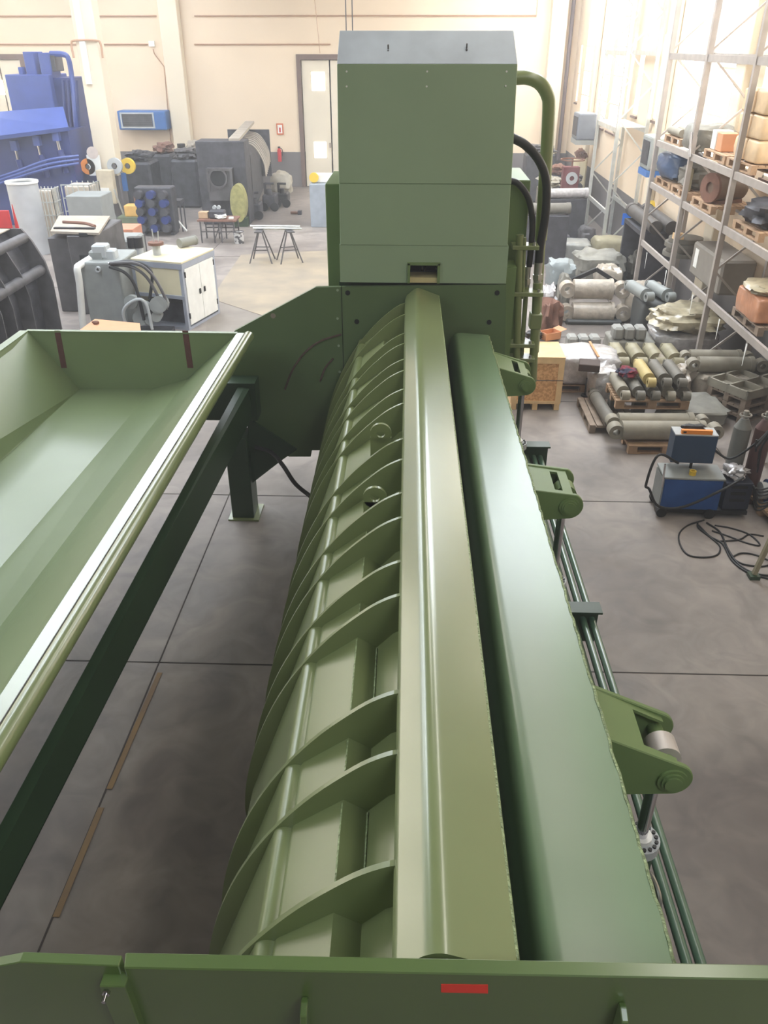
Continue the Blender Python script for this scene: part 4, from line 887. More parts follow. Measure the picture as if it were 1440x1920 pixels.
# cartons in film below the rack (right edge)
pallet((5.87, 13.2, 1.565), math.pi/2, 'pallet under the tan film wrapped orange carton', WOODG)
bundle((5.82, 13.2, 1.711), (.8, 1.0, .42), 'orange carton wrapped in clear film at the right edge', mat('film_orange_carton', (190, 134, 102), .3, 0, .15, 5, .6, 8), 101, .03, 9, 'carton', 'wrapped_carton')
bundle((5.82, 13.2, 2.12), (.85, 1.05, .14), 'olive film heap on top of the wrapped orange carton', WRAPO, 103, .15, 3)
# ================================================================== far right heap
def heapbox(u0, u1, v0, v1, y, dy, lab, m, amp=.1, p=5, cat='bundle', seed=0, nm='wrapped_bundle', z0=0):
    a, b, c, d = RR(u0, u1, v0, v1, y); return bundle(((a+b)/2, y+dy/2, z0), (b-a, dy, d-z0), lab, m, seed or int(u0+v0), amp, p, cat, nm)
heapbox(1082, 1175, 480, 560, 21.6, 1.2, 'grey tarpaulin heap behind the black angle irons', TARP, .16, 4, 'tarpaulin', nm='grey_tarpaulin')
heapbox(1030, 1080, 496, 570, 20.3, 1.0, 'blue grey sheet covered heap beside the shear pipes', mat('bluegrey_sheet', (128, 136, 138), .5, 0, .15, 4), .12, 4)
ai = thing('angle_iron_pair', 'two black angle irons joined at one end, lying over the covered heaps', 'frame', PY(1118, 505, 20.2), world=True)  # two separate angle irons built as one object, propped by the leg
MB().bar(PY(1028, 545, 20.15)-Vector((0,0,.05)), Vector((PY(1028, 545, 20.15).x, 20.15, 0)), .09, .09).build('leg', BLACK, ai)
for a, b in (((1028, 545), (1118, 505)), ((1118, 505), (1160, 532))): MB().bar(PY(a[0], a[1], 20.15), PY(b[0], b[1], 20.15), .10, .09).build('angle_bar', BLACK, ai)
heapbox(1048, 1112, 456, 485, 24.2, .9, 'long silver wrapped bundle behind the blue grey heap', mat('silver_wrap', (150, 152, 150), .3, .3, .2, 6, .6, 8), .05, 6)
heapbox(1115, 1180, 450, 490, 24.0, .8, 'olive grey pack at the foot of the galvanised rack', OLIVE, .05, 7)
heapbox(1048, 1102, 408, 450, 28.3, .9, 'tan tarpaulin heap beyond the silver bundle', WRAP, .2, 3, 'tarpaulin', nm='tan_tarpaulin')
a, b, c, d = RR(1024, 1062, 423, 440, 25.5); boxthing('orange_carton', 'flat orange carton with white paper behind the tall pipe', 'box', a, b, 25.5, 26.2, c, d, CARDO); boxthing('steel_table', 'dark table under the flat orange carton', 'table', a-.1, b+.1, 25.3, 26.4, 0, c-.01, BSTEEL)
for i, (u0, u1, v0, v1, y, m, l) in enumerate(((1030, 1062, 330, 400, 31, BSTEEL, 'dark machine block left in the far right corner'), (1060, 1090, 345, 410, 30, BSTEEL, 'dark machine block right in the far right corner'), (1010, 1050, 355, 430, 27.5, PRIMD, 'stack of grey castings behind the hydraulic hoses'),
        (1082, 1100, 300, 345, 32.2, CREAMC, 'cream cabinet standing by the far rack'), (985, 1040, 290, 345, 34.5, BSTEEL, 'dark heap of parts against the far wall'))):
    a, b, c, d = RR(u0, u1, v0, v1, y); boxthing('machine_block', l, 'machine', a, b, y, y+1, 0, d, m, .06)
    bundle(((a+b)/2, y+.5, d), ((b-a)*.95, .9, .3), 'grimy metal parts piled on the '+l.split(' in ')[0].split(' behind')[0].split(' against')[0].split(' by ')[0], [RUST, DSTEEL, PRIMER][i % 3], 130+i, .3, 2.5, 'parts', 'metal_parts')
for i, (u, v, y, m, l) in enumerate(((1040, 372, 27.3, WRAPW, 'long film wrapped bar behind the hoses'), (1000, 402, 24.2, PRIMD, 'dark bar bundle behind the tall pipe'))):
    p = PY(u, v, y); cyl_thing(1.6, .16, m, l, (p.x+.3, y, p.z), .1, eye=False); boxthing('steel_table', 'dark stand under the '+l.split(' ', 1)[0]+' bar number %s' % 'abc'[i] if 0 else ['low dark stand under the film wrapped bar', 'low dark stand under the dark bar bundle', 'low dark stand under the steel shaft'][i], 'stand', p.x-.4, p.x+1.0, y-.2, y+.2, 0, p.z-.005, BSTEEL)
hw = thing('red_hand_wheel_valve', 'red valve with a dark hand wheel in the far right corner', 'valve', PY(1072, 315, 30.0)); MB().box(-.3, .25, -.2, .2, -.7, .1).build('body', mat('dark_red_valve', (110, 58, 62), .6), hw); MB().ring((0, 0, .32), (0,0,1), .42, .37, .04, 20).build('hand_wheel', RUST, hw); MB().cyl((0,0,.1), (0,0,.34), .03, 8).build('stem', RUST, hw); MB().ring((0, -.22, -.25), (0,1,0), .2, .08, .06, 20).build('flange', GREYL, hw)
hw.location.z = .72+1.1; boxthing('machine_block', 'dark base under the red hand wheel valve', 'machine', hw.location.x-.4, hw.location.x+.4, 29.7, 30.3, 0, 1.1, BSTEEL)
heapbox(1016, 1058, 575, 622, 16.9, .8, 'brown cardboard heap half under white film behind the shear pipes', RUST, .2, 3.5, 'heap', nm='cardboard_heap')
heapbox(1012, 1046, 545, 575, 18.0, .7, 'crumpled white film standing up behind the shear pipes', WRAPW, .25, 3, 'film', nm='white_film')
heapbox(1050, 1072, 520, 548, 19.25, .5, 'dark grey sheet pack in front of the joined angle irons', TARP, .15, 4)
heapbox(1182, 1212, 478, 530, 21.9, .9, 'dark grey casting heap at the foot of the first grey rack post', PRIMD, .28, 2.8, 'castings', nm='metal_castings')
heapbox(1120, 1170, 505, 545, 20.75, .7, 'low tan film pack leaning on the grey tarpaulin heap', WRAP, .15, 4)
heapbox(1090, 1120, 430, 458, 26.0, .8, 'small dark pack before the galvanised rack', DSTEEL, .12, 4)
# wall heaters
def heater(lab, x0, x1, y0, y1, z0, z1, face, m, mb_):
    t = thing('fan_heater', lab, 'heater', ((x0+x1)/2, (y0+y1)/2, z0), world=True)
    MB().box(x0, x1, y0, y1, z0, z1).build('casing', m, t, bevel=.05, seg=2)
    if face == 'y': MB().box(x0+.1*(x1-x0), x0+.72*(x1-x0), y0-.015, y0, z0+.17*(z1-z0), z0+.85*(z1-z0)).build('grille', BSTEEL, t); f = [x0+.06*(x1-x0), x0+.76*(x1-x0), z0+.1*(z1-z0), z0+.92*(z1-z0)]; g = MB(); [g.box(a, b, y0-.03, y0, c, d) for a, b, c, d in ((f[0], f[1], f[2], f[2]+.06), (f[0], f[1], f[3]-.06, f[3]), (f[0], f[0]+.06, f[2]+.06, f[3]-.06), (f[1]-.06, f[1], f[2]+.06, f[3]-.06))]; g.build('grille_frame', GREYL, t)
    else:
        MB().box(x0-.015, x0, y0+.12, y1-.12, z0+.15*(z1-z0), z0+.85*(z1-z0)).build('grille', BSTEEL, t); MB().box(x0-.01, x1, y0, y1, z0-.15, z0).build('base_strip', mb_, t)
    if face != 'y': MB().box(x1, XR, (y0+y1)/2-.1, (y0+y1)/2+.1, z0+.1, z1-.1).build('wall_bracket', DSTEEL, t)
    for k in range(6):
        z = z0+(z1-z0)*(.22+.1*k)
        if face == 'y': MB().box(x0+.11*(x1-x0), x0+.71*(x1-x0), y0-.03, y0-.015, z, z+.02).build('louvre', DSTEEL, t)
    return t
a, b, c, d = RR(221, 311, 208, 244, 37.6); heater('blue fan heater hanging on the back wall beside the back pillar', a, b, 37.6, 38.4, c, d, 'y', BLUEH, BLUEH)
heater('grey fan heater on the right wall behind the bright rack', 5.95, 6.5, 22.4, 23.3, 2.75, 3.55, 'x', GREYP, BLUEH)
heater('grey blue fan heater hanging in the far right corner', 5.7, 6.35, 31.5, 32.6, 2.6, 3.45, 'x', mat('grey_blue_heater', (110, 116, 126), .5), GREYP)
def reel(lab, p, m, ax=(0,1,0)):
    t = thing('hose_reel', lab, 'hose reel', p); MB().ring((0,0,0), ax, .26, .1, .14, 24).build('coil', m, t); MB().cyl(Vector((0,0,0))-Vector(ax)*.09, Vector(ax)*.09, .07, 14).build('hub', DSTEEL, t)
reel('orange hose reel left of the free-standing pillar', PY(166, 312, 29.9)+Vector((-.0,0,0)), ORANGE); reel('grey hose reel on the right side of the free-standing pillar', Vector((xb-.02, 29.87, PY(229, 311, 29.87).z)), GREYL); reel('yellow hose reel beside the grey reel', PY(240, 311, 30.3), YEL)
reel('yellow hose reel on the grey wall behind the racks', PX(1218, 395, 6.3), YEL, (1,0,0))
# ================================================================== LEFT / BACK SIDE
# blue shear far left
def wq(u, v, y): return PY(u, v, y)
bl_ = thing('blue_scrap_shear', 'large blue scrap shear standing far left before the back wall', 'machine', (-14.5, 30, 0), world=True)
yb0 = 30.5
def bpart(u0, u1, v0, v1, y, dy, nm, m, bev=.02, z0=None):
    a, b, c, d = RR(u0, u1, v0, v1, y); return MB().box(a, b, y, y+dy, c if z0 is None else z0, d).build(nm, m, bl_, bevel=bev)
bpart(25, 106, 140, 300, yb0, 1.6, 'tower_front', BLUEM); bpart(106, 152, 146, 400, yb0+.3, 1.6, 'tower_side_frame', BLUED, z0=.0)
bpart(46, 66, 97, 142, yb0+.3, .8, 'cylinder_head', BLUEM); bpart(74, 94, 99, 142, yb0+.3, .8, 'cylinder_head', BLUEM); bpart(92, 104, 104, 134, yb0+.4, .7, 'tank_pipe', DSTEEL)
MB().tube([PY(94, 101, yb0+.5), PY(118, 102, yb0+.5), PY(128, 110, yb0+.5), PY(134, 140, yb0+.5), PY(140, 200, yb0+.1), PY(148, 300, yb0+.1)], .09, 8).build('pipe', BLUEM, bl_)
for k, u in enumerate((118, 127, 143)): MB().cyl(PY(u, 150, yb0+.1), PY(u+9, 300, yb0+.1), .05, 8).build('riser_pipe', BLUED, bl_)
bpart(34, 42, 126, 140, yb0+.2, .3, 'lifting_eye', BLUEM)
# long lid slab and body toward the left
L0 = [PY(-60, 214, 29.0), PY(118, 200, 29.8), PY(128, 238, 29.0), PY(-60, 262, 28.2)]
MB().loft([p-Vector((0, -.05, .12)) for p in L0], L0).build('sloping_lid', BLUEM, bl_)
a, b, c, d = RR(-60, 138, 245, 370, 29.2); MB().box(a, b, 29.2, 31, .0, d).build('press_box', BLUED, bl_)
for u, v in ((30, 282), (72, 273), (108, 264)):
    p = PY(u, v, 29.1); MB().cyl(p, p+Vector((.02, -.02, -.28)), .05, 8).build('piston_rod', CHROME, bl_); MB().cyl(p+Vector((.02, 0, -.28)), p+Vector((.1, 0, -1.0)), .10, 10).build('cylinder_barrel', BLUED, bl_); MB().box(p.x-.12, p.x+.1, 29.0, 29.2, p.z, p.z+.3).build('lug', BLUEM, bl_)
for k in range(3): MB().tube([PY(-60, 350+8*k, 28.8), PY(20, 325+6*k, 28.8), PY(90, 300+8*k, 28.8), PY(148, 292+7*k, 29.1)], .045, 6).build('long_pipe', BLUEM, bl_)
# ---- items left of middle
def drum_tank(lab, u0, u1, v0, v1, y, m, rim):
    a, b, c, d = RR(u0, u1, v0, v1, y); r = (b-a)/2; t = thing('open_tank', lab, 'tank', ((a+b)/2, y+r, 0))
    g = MB(); g.cyl((0,0,0), (0,0,d), r, 28, cap=False); g.cyl((0,0,0), (0,0,d), r-.03, 28, cap=False); g.build('wall', m, t); MB().cyl((0,0,.02), (0,0,d*.8), r-.04, 28).build('dark_contents', BLACK, t)
    MB().ring((0,0,d), (0,0,1), r+.03, r-.05, .06, 28).build('rim', rim, t); return t
drum_tank('white open-topped round tank at the left edge', 9, 64, 345, 420, 24.5, mat('whitish_tank', (176, 178, 180), .5, 0, .1, 3), WHITE)
def ibc(lab, u0, u1, v0, v1, y, z0=0):
    a, b, c, d = RR(u0, u1, v0, v1, y); w = (b-a); h = d-z0; t = thing('caged_container', lab, 'container', ((a+b)/2, y+w/2, z0))
    MB().box(-w/2+.05, w/2-.05, -w/2+.05, w/2-.05, .12, h-.04).build('bottle', mat('milky_plastic', (200, 188, 172), .5, 0, .08, 3), t, bevel=.06, seg=2)
    MB().box(-w/2, w/2, -w/2, w/2, 0, .1).build('pallet_base', DSTEEL, t)
    for i in range(6):
        x = -w/2+w*i/5
        for y_ in (-w/2, w/2): MB().cyl((x, y_, .1), (x, y_, h), .018, 6).build('cage_bar', GALV, t)
        MB().cyl((w/2, x, .1), (w/2, x, h), .018, 6).build('cage_bar', GALV, t)
    for i in range(5):
        z = .15+(h-.15)*i/4
        MB().box(-w/2-.015, w/2+.015, -w/2-.015, -w/2+.015, z-.015, z+.015).build('cage_bar', GALV, t); MB().box(w/2-.015, w/2+.015, -w/2, w/2, z-.015, z+.015).build('cage_bar', GALV, t)
ibc('caged liquid container standing right of the white tank', 70, 103, 355, 425, 26.0); ibc('caged liquid container behind the grey sheet tank', 120, 172, 347, 410, 26.6)
pxbox('grey_sheet_tank', 'grey sheet metal tank before the caged containers', 'tank', 128, 193, 368, 430, 24.4, 1.0, GREYP, .02, 0)
pxbox('red_barrier', 'red panel standing upright at the left edge', 'panel', -10, 20, 395, 440, 21.5, .06, REDP, .005, 0)
rp = MB().prism([(-.14, 0), (.16, 0), (-.02, .95)], -.02, .02).build('red_pennant', REDP); p = PY(34, 430, 21.6); rp.location = (p.x, 21.6, PY(34, 428, 21.6).z); tag(rp, 'narrow pointed red panel right of the wider red one', 'panel'); rp.location.z = 0; rp.scale.z = PY(30, 383, 21.6).z/.95
# dark ribbed shell at left edge
ys0, ys1 = 12.2, 17.4
ss = thing('dark_press_shell', 'dark unpainted ribbed press shell at the left edge behind the tray', 'machine', (-8, 15, 0), world=True)
xw = PY(100, 560, ys1).x
prof = [(-11, 2.3), (xw-.42, 2.3), (xw-.25, 2.05), (xw-.06, 1.6), (xw+.02, 1.1), (xw, .0), (-11, 0)]
z_t = PY(50, 430, ys1).z
prof = [(x, z*z_t/2.3) for x, z in prof]
MB().prism([(x-.28 if x > -10 else x, z-.06 if z > .1 else z) for x, z in prof], ys0, ys1-.06).build('shell', BSTEEL, ss)
MB().prism([(x+.06 if x > -10 else x, z+.02) for x, z in prof], ys1-.06, ys1).build('end_plate', DSTEEL, ss)
for y_ in (12.9, 13.7, 14.2, 15.0, 15.5, 16.3): MB().prism([(x, z) for x, z in prof], y_-.015, y_+.015).build('rib', DSTEEL, ss)
MB().cyl((xw-.33, ys0, 2.02), (xw-.33, ys1-.06, 2.02), .10, 12).build('long_tube', DSTEEL, ss); MB().cyl((xw-.12, ys0, 1.35), (xw-.12, ys1-.06, 1.35), .11, 12).build('long_tube', DSTEEL, ss)
MB().box(-10.5, xw-.6, ys0, ys1, z_t, z_t+.02).build('dusty_top', DUSTY, ss)
# dark frame box behind it
q0 = RR(92, 207, 412, 600, 19.0)
ff = thing('dark_machine_frame', 'dark machine frame with dusty top plate and long slots', 'machine', ((q0[0]+q0[1])/2, 19.5, 0), world=True)
zt2 = PY(180, 440, 18.6).z
MB().box(PY(92, 500, 18.6).x, PY(135, 500, 18.6).x, 18.8, 20.6, 0, zt2-.12).build('side_block', DSTEEL, ff, bevel=.02)
MB().box(PY(135, 500, 18.6).x, PY(186, 500, 18.6).x, 18.6, 20.6, 0, zt2-.03).build('slotted_block', DSTEEL, ff, bevel=.02)
MB().loft([Vector((PY(92, 440, 18.6).x, 18.7, zt2)), Vector((PY(186, 433, 18.6).x, 18.55, zt2)), Vector((PY(207, 411, 20.6).x, 20.6, zt2)), Vector((PY(112, 411, 20.6).x, 20.6, zt2))], [Vector((PY(92, 440, 18.6).x, 18.7, zt2+.05)), Vector((PY(186, 433, 18.6).x, 18.55, zt2+.05)), Vector((PY(207, 411, 20.6).x, 20.6, zt2+.05)), Vector((PY(112, 411, 20.6).x, 20.6, zt2+.05))]).build('top_plate', DUSTY, ff)
for (u0, u1, v0, v1) in ((148, 165, 437, 444), (150, 180, 478, 492)):
    a, b, c, d = RR(u0, u1, v0, v1, 18.6); MB().box(a, b, 18.58, 18.62, c, d).build('slot', HOLE, ff, bevel=.01)
a = PZ(102, 428, zt2+.06); b = PZ(178, 429, zt2+.06); tag(MB().bar(a, b, .10, .05).build('flat_bar', BLACK), 'dark flat bar lying on the dusty top plate', 'bar')
a = PZ(118, 416, zt2+.08); b = PZ(178, 424, zt2+.08); tag(MB().tube([a, (a+b)/2+Vector((.1, .1, 0)), b], .035, 6).build('pry_bar', RUST), 'curved pry bar lying behind the flat bar', 'bar')
# grey hydraulic tank with pipe
yt = 17.2
a, b, c, d = RR(160, 232, 495, 610, yt)
gt = thing('hydraulic_tank', 'grey hydraulic oil tank with white pipe, valves and hoses', 'tank', ((a+b)/2, yt, 0), world=True)
ztk = PY(190, 492, yt).z
MB().box(a, b, yt, yt+1.3, 0, ztk).build('tank', GREYP, gt, bevel=.04, seg=2)
MB().tube([PY(158, 640, yt-.15), PY(154, 590, yt-.15), PY(149, 530, yt-.15), PY(145, 504, yt-.15), PY(152, 496, yt), PY(188, 474, yt+.6)], .075, 12, sub=3).build('suction_pipe', WHITE, gt)
rr_ = random.Random(3)
for k in range(9):
    p = PY(186+rr_.uniform(-6, 26), 478+rr_.uniform(-10, 8), yt+.4); s_ = rr_.uniform(.08, .17); MB().box(p.x-s_, p.x+s_, p.y-s_, p.y+s_, p.z-s_, p.z+s_*.8).build('valve_block', GREYP if k % 2 else GREYL, gt, bevel=.03)
MB().ring(PY(184, 505, yt-.03), (0, 1, 0), .06, .03, .06, 14).build('port', GREYL, gt)
for k, (pts, m) in enumerate(((((205, 495), (240, 490), (270, 497), (285, 515), (281, 560)), RUBBER), (((207, 496), (245, 500), (275, 520), (298, 560), (300, 575)), DSTEEL), (((207, 494), (255, 494), (285, 515), (308, 555), (312, 580)), DSTEEL), (((205, 500), (235, 512), (255, 540), (270, 600)), RUBBER))):
    MB().tube([PY(u, v, yt-.15-.03*k) for u, v in pts], .035, 8).build('hose', m, gt)
MB().cyl(PY(204, 495, yt-.1), PY(222, 494, yt-.1), .04, 10).build('hose_fitting', CHROME, gt)
# second tank further back, filters
heap_t = pxbox('grey_reservoir', 'small grey reservoir behind the hydraulic tank', 'tank', 196, 252, 450, 500, 20.9, 1.0, GREYP, .05, 0)
for i, u in enumerate((246, 257)):
    p = PY(u+4, 468, 20.3); g = thing('filter_housing', ['left grey filter canister behind the cream cabinet', 'right grey filter canister behind the cream cabinet'][i], 'filter', (p.x, 20.3, 0)); MB().cyl((0,0,0), (0,0,p.z+.05), .10, 16).build('canister', GREYL, g); MB().cyl((0,0,p.z+.05), (0,0,p.z+.3), .12, 16).build('black_head', BLACK, g)
c = PY(228, 440, 22.2); boxthing('orange_carton', 'long orange carton on the left behind the filters', 'box', PY(206, 440, 22.2).x, PY(250, 440, 22.2).x, 22.2, 23.0, PY(228, 450, 22.2).z, PY(228, 430, 22.2).z, mat('reddish_carton', (190, 130, 104), .7)); boxthing('steel_table', 'dark bench under the long orange carton', 'bench', PY(204, 440, 22.2).x, PY(252, 440, 22.2).x, 22.1, 23.1, 0, PY(228, 450, 22.2).z-.005, BSTEEL)
# cream cabinet with white doors
pr = Vector((-5.03, 17.45, 0)); pb = PZ(395, 597, 0); hcab = PY(345, 492, 17.45).z
pll = PY(250, 560, 17.75); fdir = (Vector((pll.x, 17.75, 0))-pr); 
cc = thing('cream_cabinet', 'cream power unit cabinet with white double doors', 'cabinet', (pr.x, pr.y, 0))
x0c = pll.x-pr.x; dyc = 1.45; skew = (pb.x-pr.x)*dyc/(pb.y-pr.y)
cc.rotation_euler = (0, 0, -math.atan2(skew, dyc)); 
MB().box(x0c, 0, 0, dyc, .0, .06).build('base_frame', FRAMEA, cc)
MB().box(x0c, 0, 0, dyc, hcab-.05, hcab).build('roof', CREAMC, cc, bevel=.01)
for x in (x0c, -.08):
    for y_ in (0, dyc-.08): MB().box(x, x+.08, y_, y_+.08, .06, hcab-.05).build('corner_post', FRAMEA, cc)
MB().box(x0c, 0, -.01, .03, hcab-.16, hcab-.045).build('frame_rail', FRAMEA, cc); MB().box(x0c, 0, -.01, .03, hcab*.46, hcab*.46+.08).build('frame_rail', FRAMEA, cc); MB().box(-.03, .01, 0, dyc, hcab-.16, hcab-.045).build('frame_rail', FRAMEA, cc)
MB().box(x0c+.08, -.08, .01, .03, hcab*.46+.08, hcab-.16).build('front_panel', CREAMC, cc)
MB().box(x0c+.02, x0c+.04, .03, dyc, .06, hcab-.05).build('side_panel', CREAMC, cc); MB().box(x0c+.04, -.04, dyc-.04, dyc-.02, .06, hcab-.05).build('rear_panel', CREAMC, cc)
MB().box(x0c+.08, -.1, .3, dyc-.1, .06, .5).build('inner_sump', BSTEEL, cc)
for k in range(2):
    d_ = MB().box(-.02, .012, .09+k*(dyc-.18)/2, .08+(k+1)*(dyc-.18)/2, .1, hcab-.17).build('door', WHITE, cc, bevel=.005)
    yy_ = .09+(dyc-.18)/2*(1)+(-.1 if k == 0 else .1); MB().box(.012, .04, yy_-.03, yy_+.03, hcab*.45, hcab*.45+.12).build('handle', BLACK, d_, bevel=.01)
    for zz_ in (.25, hcab-.35): MB().cyl((.01, .09 if k == 0 else dyc-.1, zz_), (.01, .09 if k == 0 else dyc-.1, zz_+.12), .02, 8).build('hinge', BLACK, d_)
pg = thing('pump_group', 'grey pump group with motors below the open cabinet front', 'pump', (pr.x-.9, pr.y-.22, 0)); 
for k in range(7):
    a = rr_.uniform(-.35, .45); z = rr_.uniform(.15, .75); MB().cyl((a, rr_.uniform(-.15, .1), z), (a+rr_.uniform(-.1, .1), -.28+rr_.uniform(-.05, .05), z+.05), rr_.uniform(.1, .19), 14).build('pump_body', GREYP, pg)
MB().tube([(-.3, -.3, .1), (-.32, -.35, .6), (0, -.35, .85), (.2, -.35, .75), (.25, -.35, .2)], .035, 8).build('pipe', GREYL, pg); MB().box(-.5, .6, -.3, .15, 0, .12).build('base', BSTEEL, pg)
Mrot = Matrix.Translation(cc.location) @ Matrix.Rotation(cc.rotation_euler[2], 4, 'Z')
def on_cab(x, y): q_ = Mrot @ Vector((x, y, hcab+.002)); return q_
p = PZ(362, 468, hcab+.12); tc_ = cyl_thing(.5, .11, mat('grey_silencer', (128, 128, 120), .6, 0, .1, 5), 'grey cylinder lying on the cream cabinet roof', (PZ(353, 462, hcab).x, PZ(353, 462, hcab).y, hcab+.002), .95, eye=False, nm='small_cylinder')
p = PZ(295, 478, hcab); sc_ = thing('filler_cap', 'white post with rusty round cap on the cabinet roof', 'filler', (p.x, p.y, hcab+.001)); MB().cyl((0,0,0), (0,0,.22), .09, 14).build('post', GREYL, sc_); MB().cyl((0,0,.22), (0,0,.28), .17, 16).build('cap', RUST, sc_); MB().cyl((-.04,.02,.28), (-.05,.02,.55), .012, 6).build('pin', GALV, sc_); MB().cyl((.06,.02,.28), (.08,.02,.5), .012, 6).build('pin', GALV, sc_)
# orange cardboard sheet behind tray
a = [PZ(150, 606, .9), PZ(262, 612, .9), PZ(268, 640, .9), PZ(120, 640, .9)]
a = [PZ(178, 598, .9), PZ(262, 606, .9), PZ(266, 632, .9), PZ(120, 640, .9)]
tag(MB().loft([p-Vector((0,0,.03)) for p in a], a).build('cardboard_sheet', CARDO), 'orange cardboard sheet showing just above the tray rim', 'cardboard'); 
mid = sum(a, Vector())/4; boxthing('steel_table', 'dark bench under the orange cardboard sheet', 'bench', mid.x-.55, mid.x+.45, mid.y-.4, mid.y+.3, 0, .868, BSTEEL)
st_ = thing('small_stone', 'small brown stone on the orange cardboard sheet', 'stone', (PZ(180, 608, .9).x, PZ(180, 608, .9).y, .9)); MB().blob((0,0,.035), (.13, .09, .07), 3, 6, .2, 2.5).build('stone', RUST, st_)
# ---- centre back: dark press body
cb_ = thing('dark_press', 'dark unpainted press body with round hole and ribbed side', 'machine', (-6.5, 31, 0), world=True)
yb_ = 29.6
a, b, c, d = RR(372, 462, 265, 390, yb_); MB().box(a, b, yb_+.0, yb_+.9, .0, d).build('front_block', BSTEEL, cb_, bevel=.02)
a2, b2, c2_, d2_ = RR(388, 436, 316, 360, yb_-.3); fr_ = MB()
for q_ in ((a2, b2, d2_-.08, d2_), (a2, a2+.08, c2_, d2_-.08), (b2-.08, b2, c2_, d2_-.08)): fr_.box(q_[0], q_[1], yb_-.3, yb_, q_[2], q_[3])
MB().box(a2, b2, yb_-.22, yb_, c2_-.3, d2_-.08).build('hole_plate', DSTEEL, cb_); fr_.build('hole_frame', DSTEEL, cb_)
p = PY(409, 334, yb_-.25); MB().ring((p.x, yb_-.25, p.z), (0,1,0), .33, .27, .1, 24).build('hole_ring', DSTEEL, cb_); MB().cyl((p.x, yb_-.23, p.z), (p.x, yb_-.21, p.z), .27, 24).build('hole', HOLE, cb_)
a3, b3 = PY(462, 300, 30.5).x, PY(484, 300, 36).x
zt3 = PY(462, 268, yb_).z
MB().loft([(a3-.6, yb_+.9, .3), (a3+.15, yb_+.9, .3), (a3+.15, yb_+.9, zt3-.5), (a3-.3, yb_+.9, zt3)], [(b3-.6, 36, .3), (b3+.15, 36, .3), (b3+.15, 36, 2.1), (b3-.3, 36, 2.6)]).build('long_body', BSTEEL, cb_)
a, b, c, d = RR(430, 507, 243, 330, 35.5); MB().box(a, b, 35.5, 35.6, c, d).build('rear_plate', BSTEEL, cb_)
for k in range(8):
    t = k/7; x = a3+.15+(b3-a3)*t; y_ = yb_+1.1+(35.2-yb_-1.1)*t; zt4 = (zt3-.1)*(1-t)+2.5*t
    MB().tube([(x-.35, y_, zt4+.02), (x+.1, y_, zt4-.1), (x+.42, y_, zt4-.6), (x+.48, y_, zt4-1.1)], .03, 6).build('rib', DUSTY, cb_)
MB().loft([(a3-.42, yb_+.2, zt3+.03), (a3-.05, yb_+.2, zt3+.03), (b3-.05, 36, 2.75), (b3-.4, 36, 2.75)], [(a3-.42, yb_+.2, zt3+.12), (a3-.05, yb_+.2, zt3+.12), (b3-.05, 36, 2.85), (b3-.4, 36, 2.85)]).build('top_plate', DUSTY, cb_)
# dark blurry cluster left of it
for i, (u0, u1, v0, v1, y, m, l) in enumerate(((232, 285, 305, 385, 32.5, BSTEEL, 'dark machine beside the free-standing pillar'), (285, 325, 290, 375, 33.8, BSTEEL, 'dark upright machine in the gloom left of the press body'), (322, 372, 300, 372, 32.8, BSTEEL, 'dark sloped machine directly left of the press body'), (345, 380, 285, 340, 34.5, DSTEEL, 'dusty machine head behind the sloped machine'))):
    a, b, c, d = RR(u0, u1, v0, v1, y); boxthing('idle_machine', l, 'machine', a, b, y, y+1.4, 0, d, m, .08)
    bundle(((a+b)/2, y+.6, d), ((b-a)*.8, 1, .35), 'grimy metal parts lying on the '+['machine beside the free-standing pillar', 'dark upright machine', 'dark sloped machine', 'dusty machine head'][i], [BSTEEL, RUST, DSTEEL, DUSTY][i], 150+i, .3, 2.5, 'parts', 'metal_parts')
for i, (u, v, l) in enumerate(((341, 284, 'black exhaust stub rising behind the dark machines at the back pillar'),)):
    p = PY(u, v, 36.4); tag(MB().cyl((0,0,0), (0,0,p.z+.3), .17, 14).build('exhaust_stub', BLACK), l, 'pipe').location = (p.x, 36.4, 0)
# valve bank on the floor
vb = thing('valve_bank', 'dark bank of blue black valves standing on the floor', 'valve bank', (PZ(298, 440, 0).x, PZ(298, 440, 0).y, 0))
for i in range(3):
    for j in range(5): MB().cyl((-.42+.4*i, -.05, .25+.26*j), (-.42+.4*i, -.38, .27+.26*j), .13, 12).build('valve', BLUED if (i+j) % 2 else BSTEEL, vb)
MB().box(-.62, .62, -.05, .5, .1, 1.5).build('manifold', BSTEEL, vb, bevel=.03)
for x in (-.5, .5): MB().box(x-.06, x+.06, -.1, .5, 0, .1).build('foot', BSTEEL, vb)
dc = thing('tool_cart', 'dark tool cart with white hoses right of the valve bank', 'cart', (PZ(334, 432, 0).x, PZ(334, 432, 0).y, 0)); MB().box(-.25, .25, -.2, .3, .9, 1.0).build('top', BSTEEL, dc)
for x in (-.22, .22):
    for y_ in (-.18, .28): MB().cyl((x, y_, 0), (x, y_, .9), .025, 6).build('leg', BSTEEL, dc)
MB().tube([(-.1, -.25, 1.0), (.0, -.3, .6), (.15, -.3, .35), (.4, -.35, .05)], .03, 8).build('white_hose', WHITE, dc)
yo = thing('yellow_oil_box', 'yellow and orange boxes with green tray beside the pillar', 'box', (PZ(255, 425, 0).x, PZ(255, 425, 0).y, 0)); MB().box(-.55, .35, -.2, .5, 0, .35).build('green_tray', mat('green_grey_tray', (110, 122, 96), .6), yo); MB().box(-.3, .3, -.1, .35, .35, .72).build('yellow_box', mat('warm_yellow_box', (224, 178, 100), .6), yo, bevel=.02); MB().box(-.05, .6, .36, .6, .35, 1.0).build('rust_box', RUST, yo)
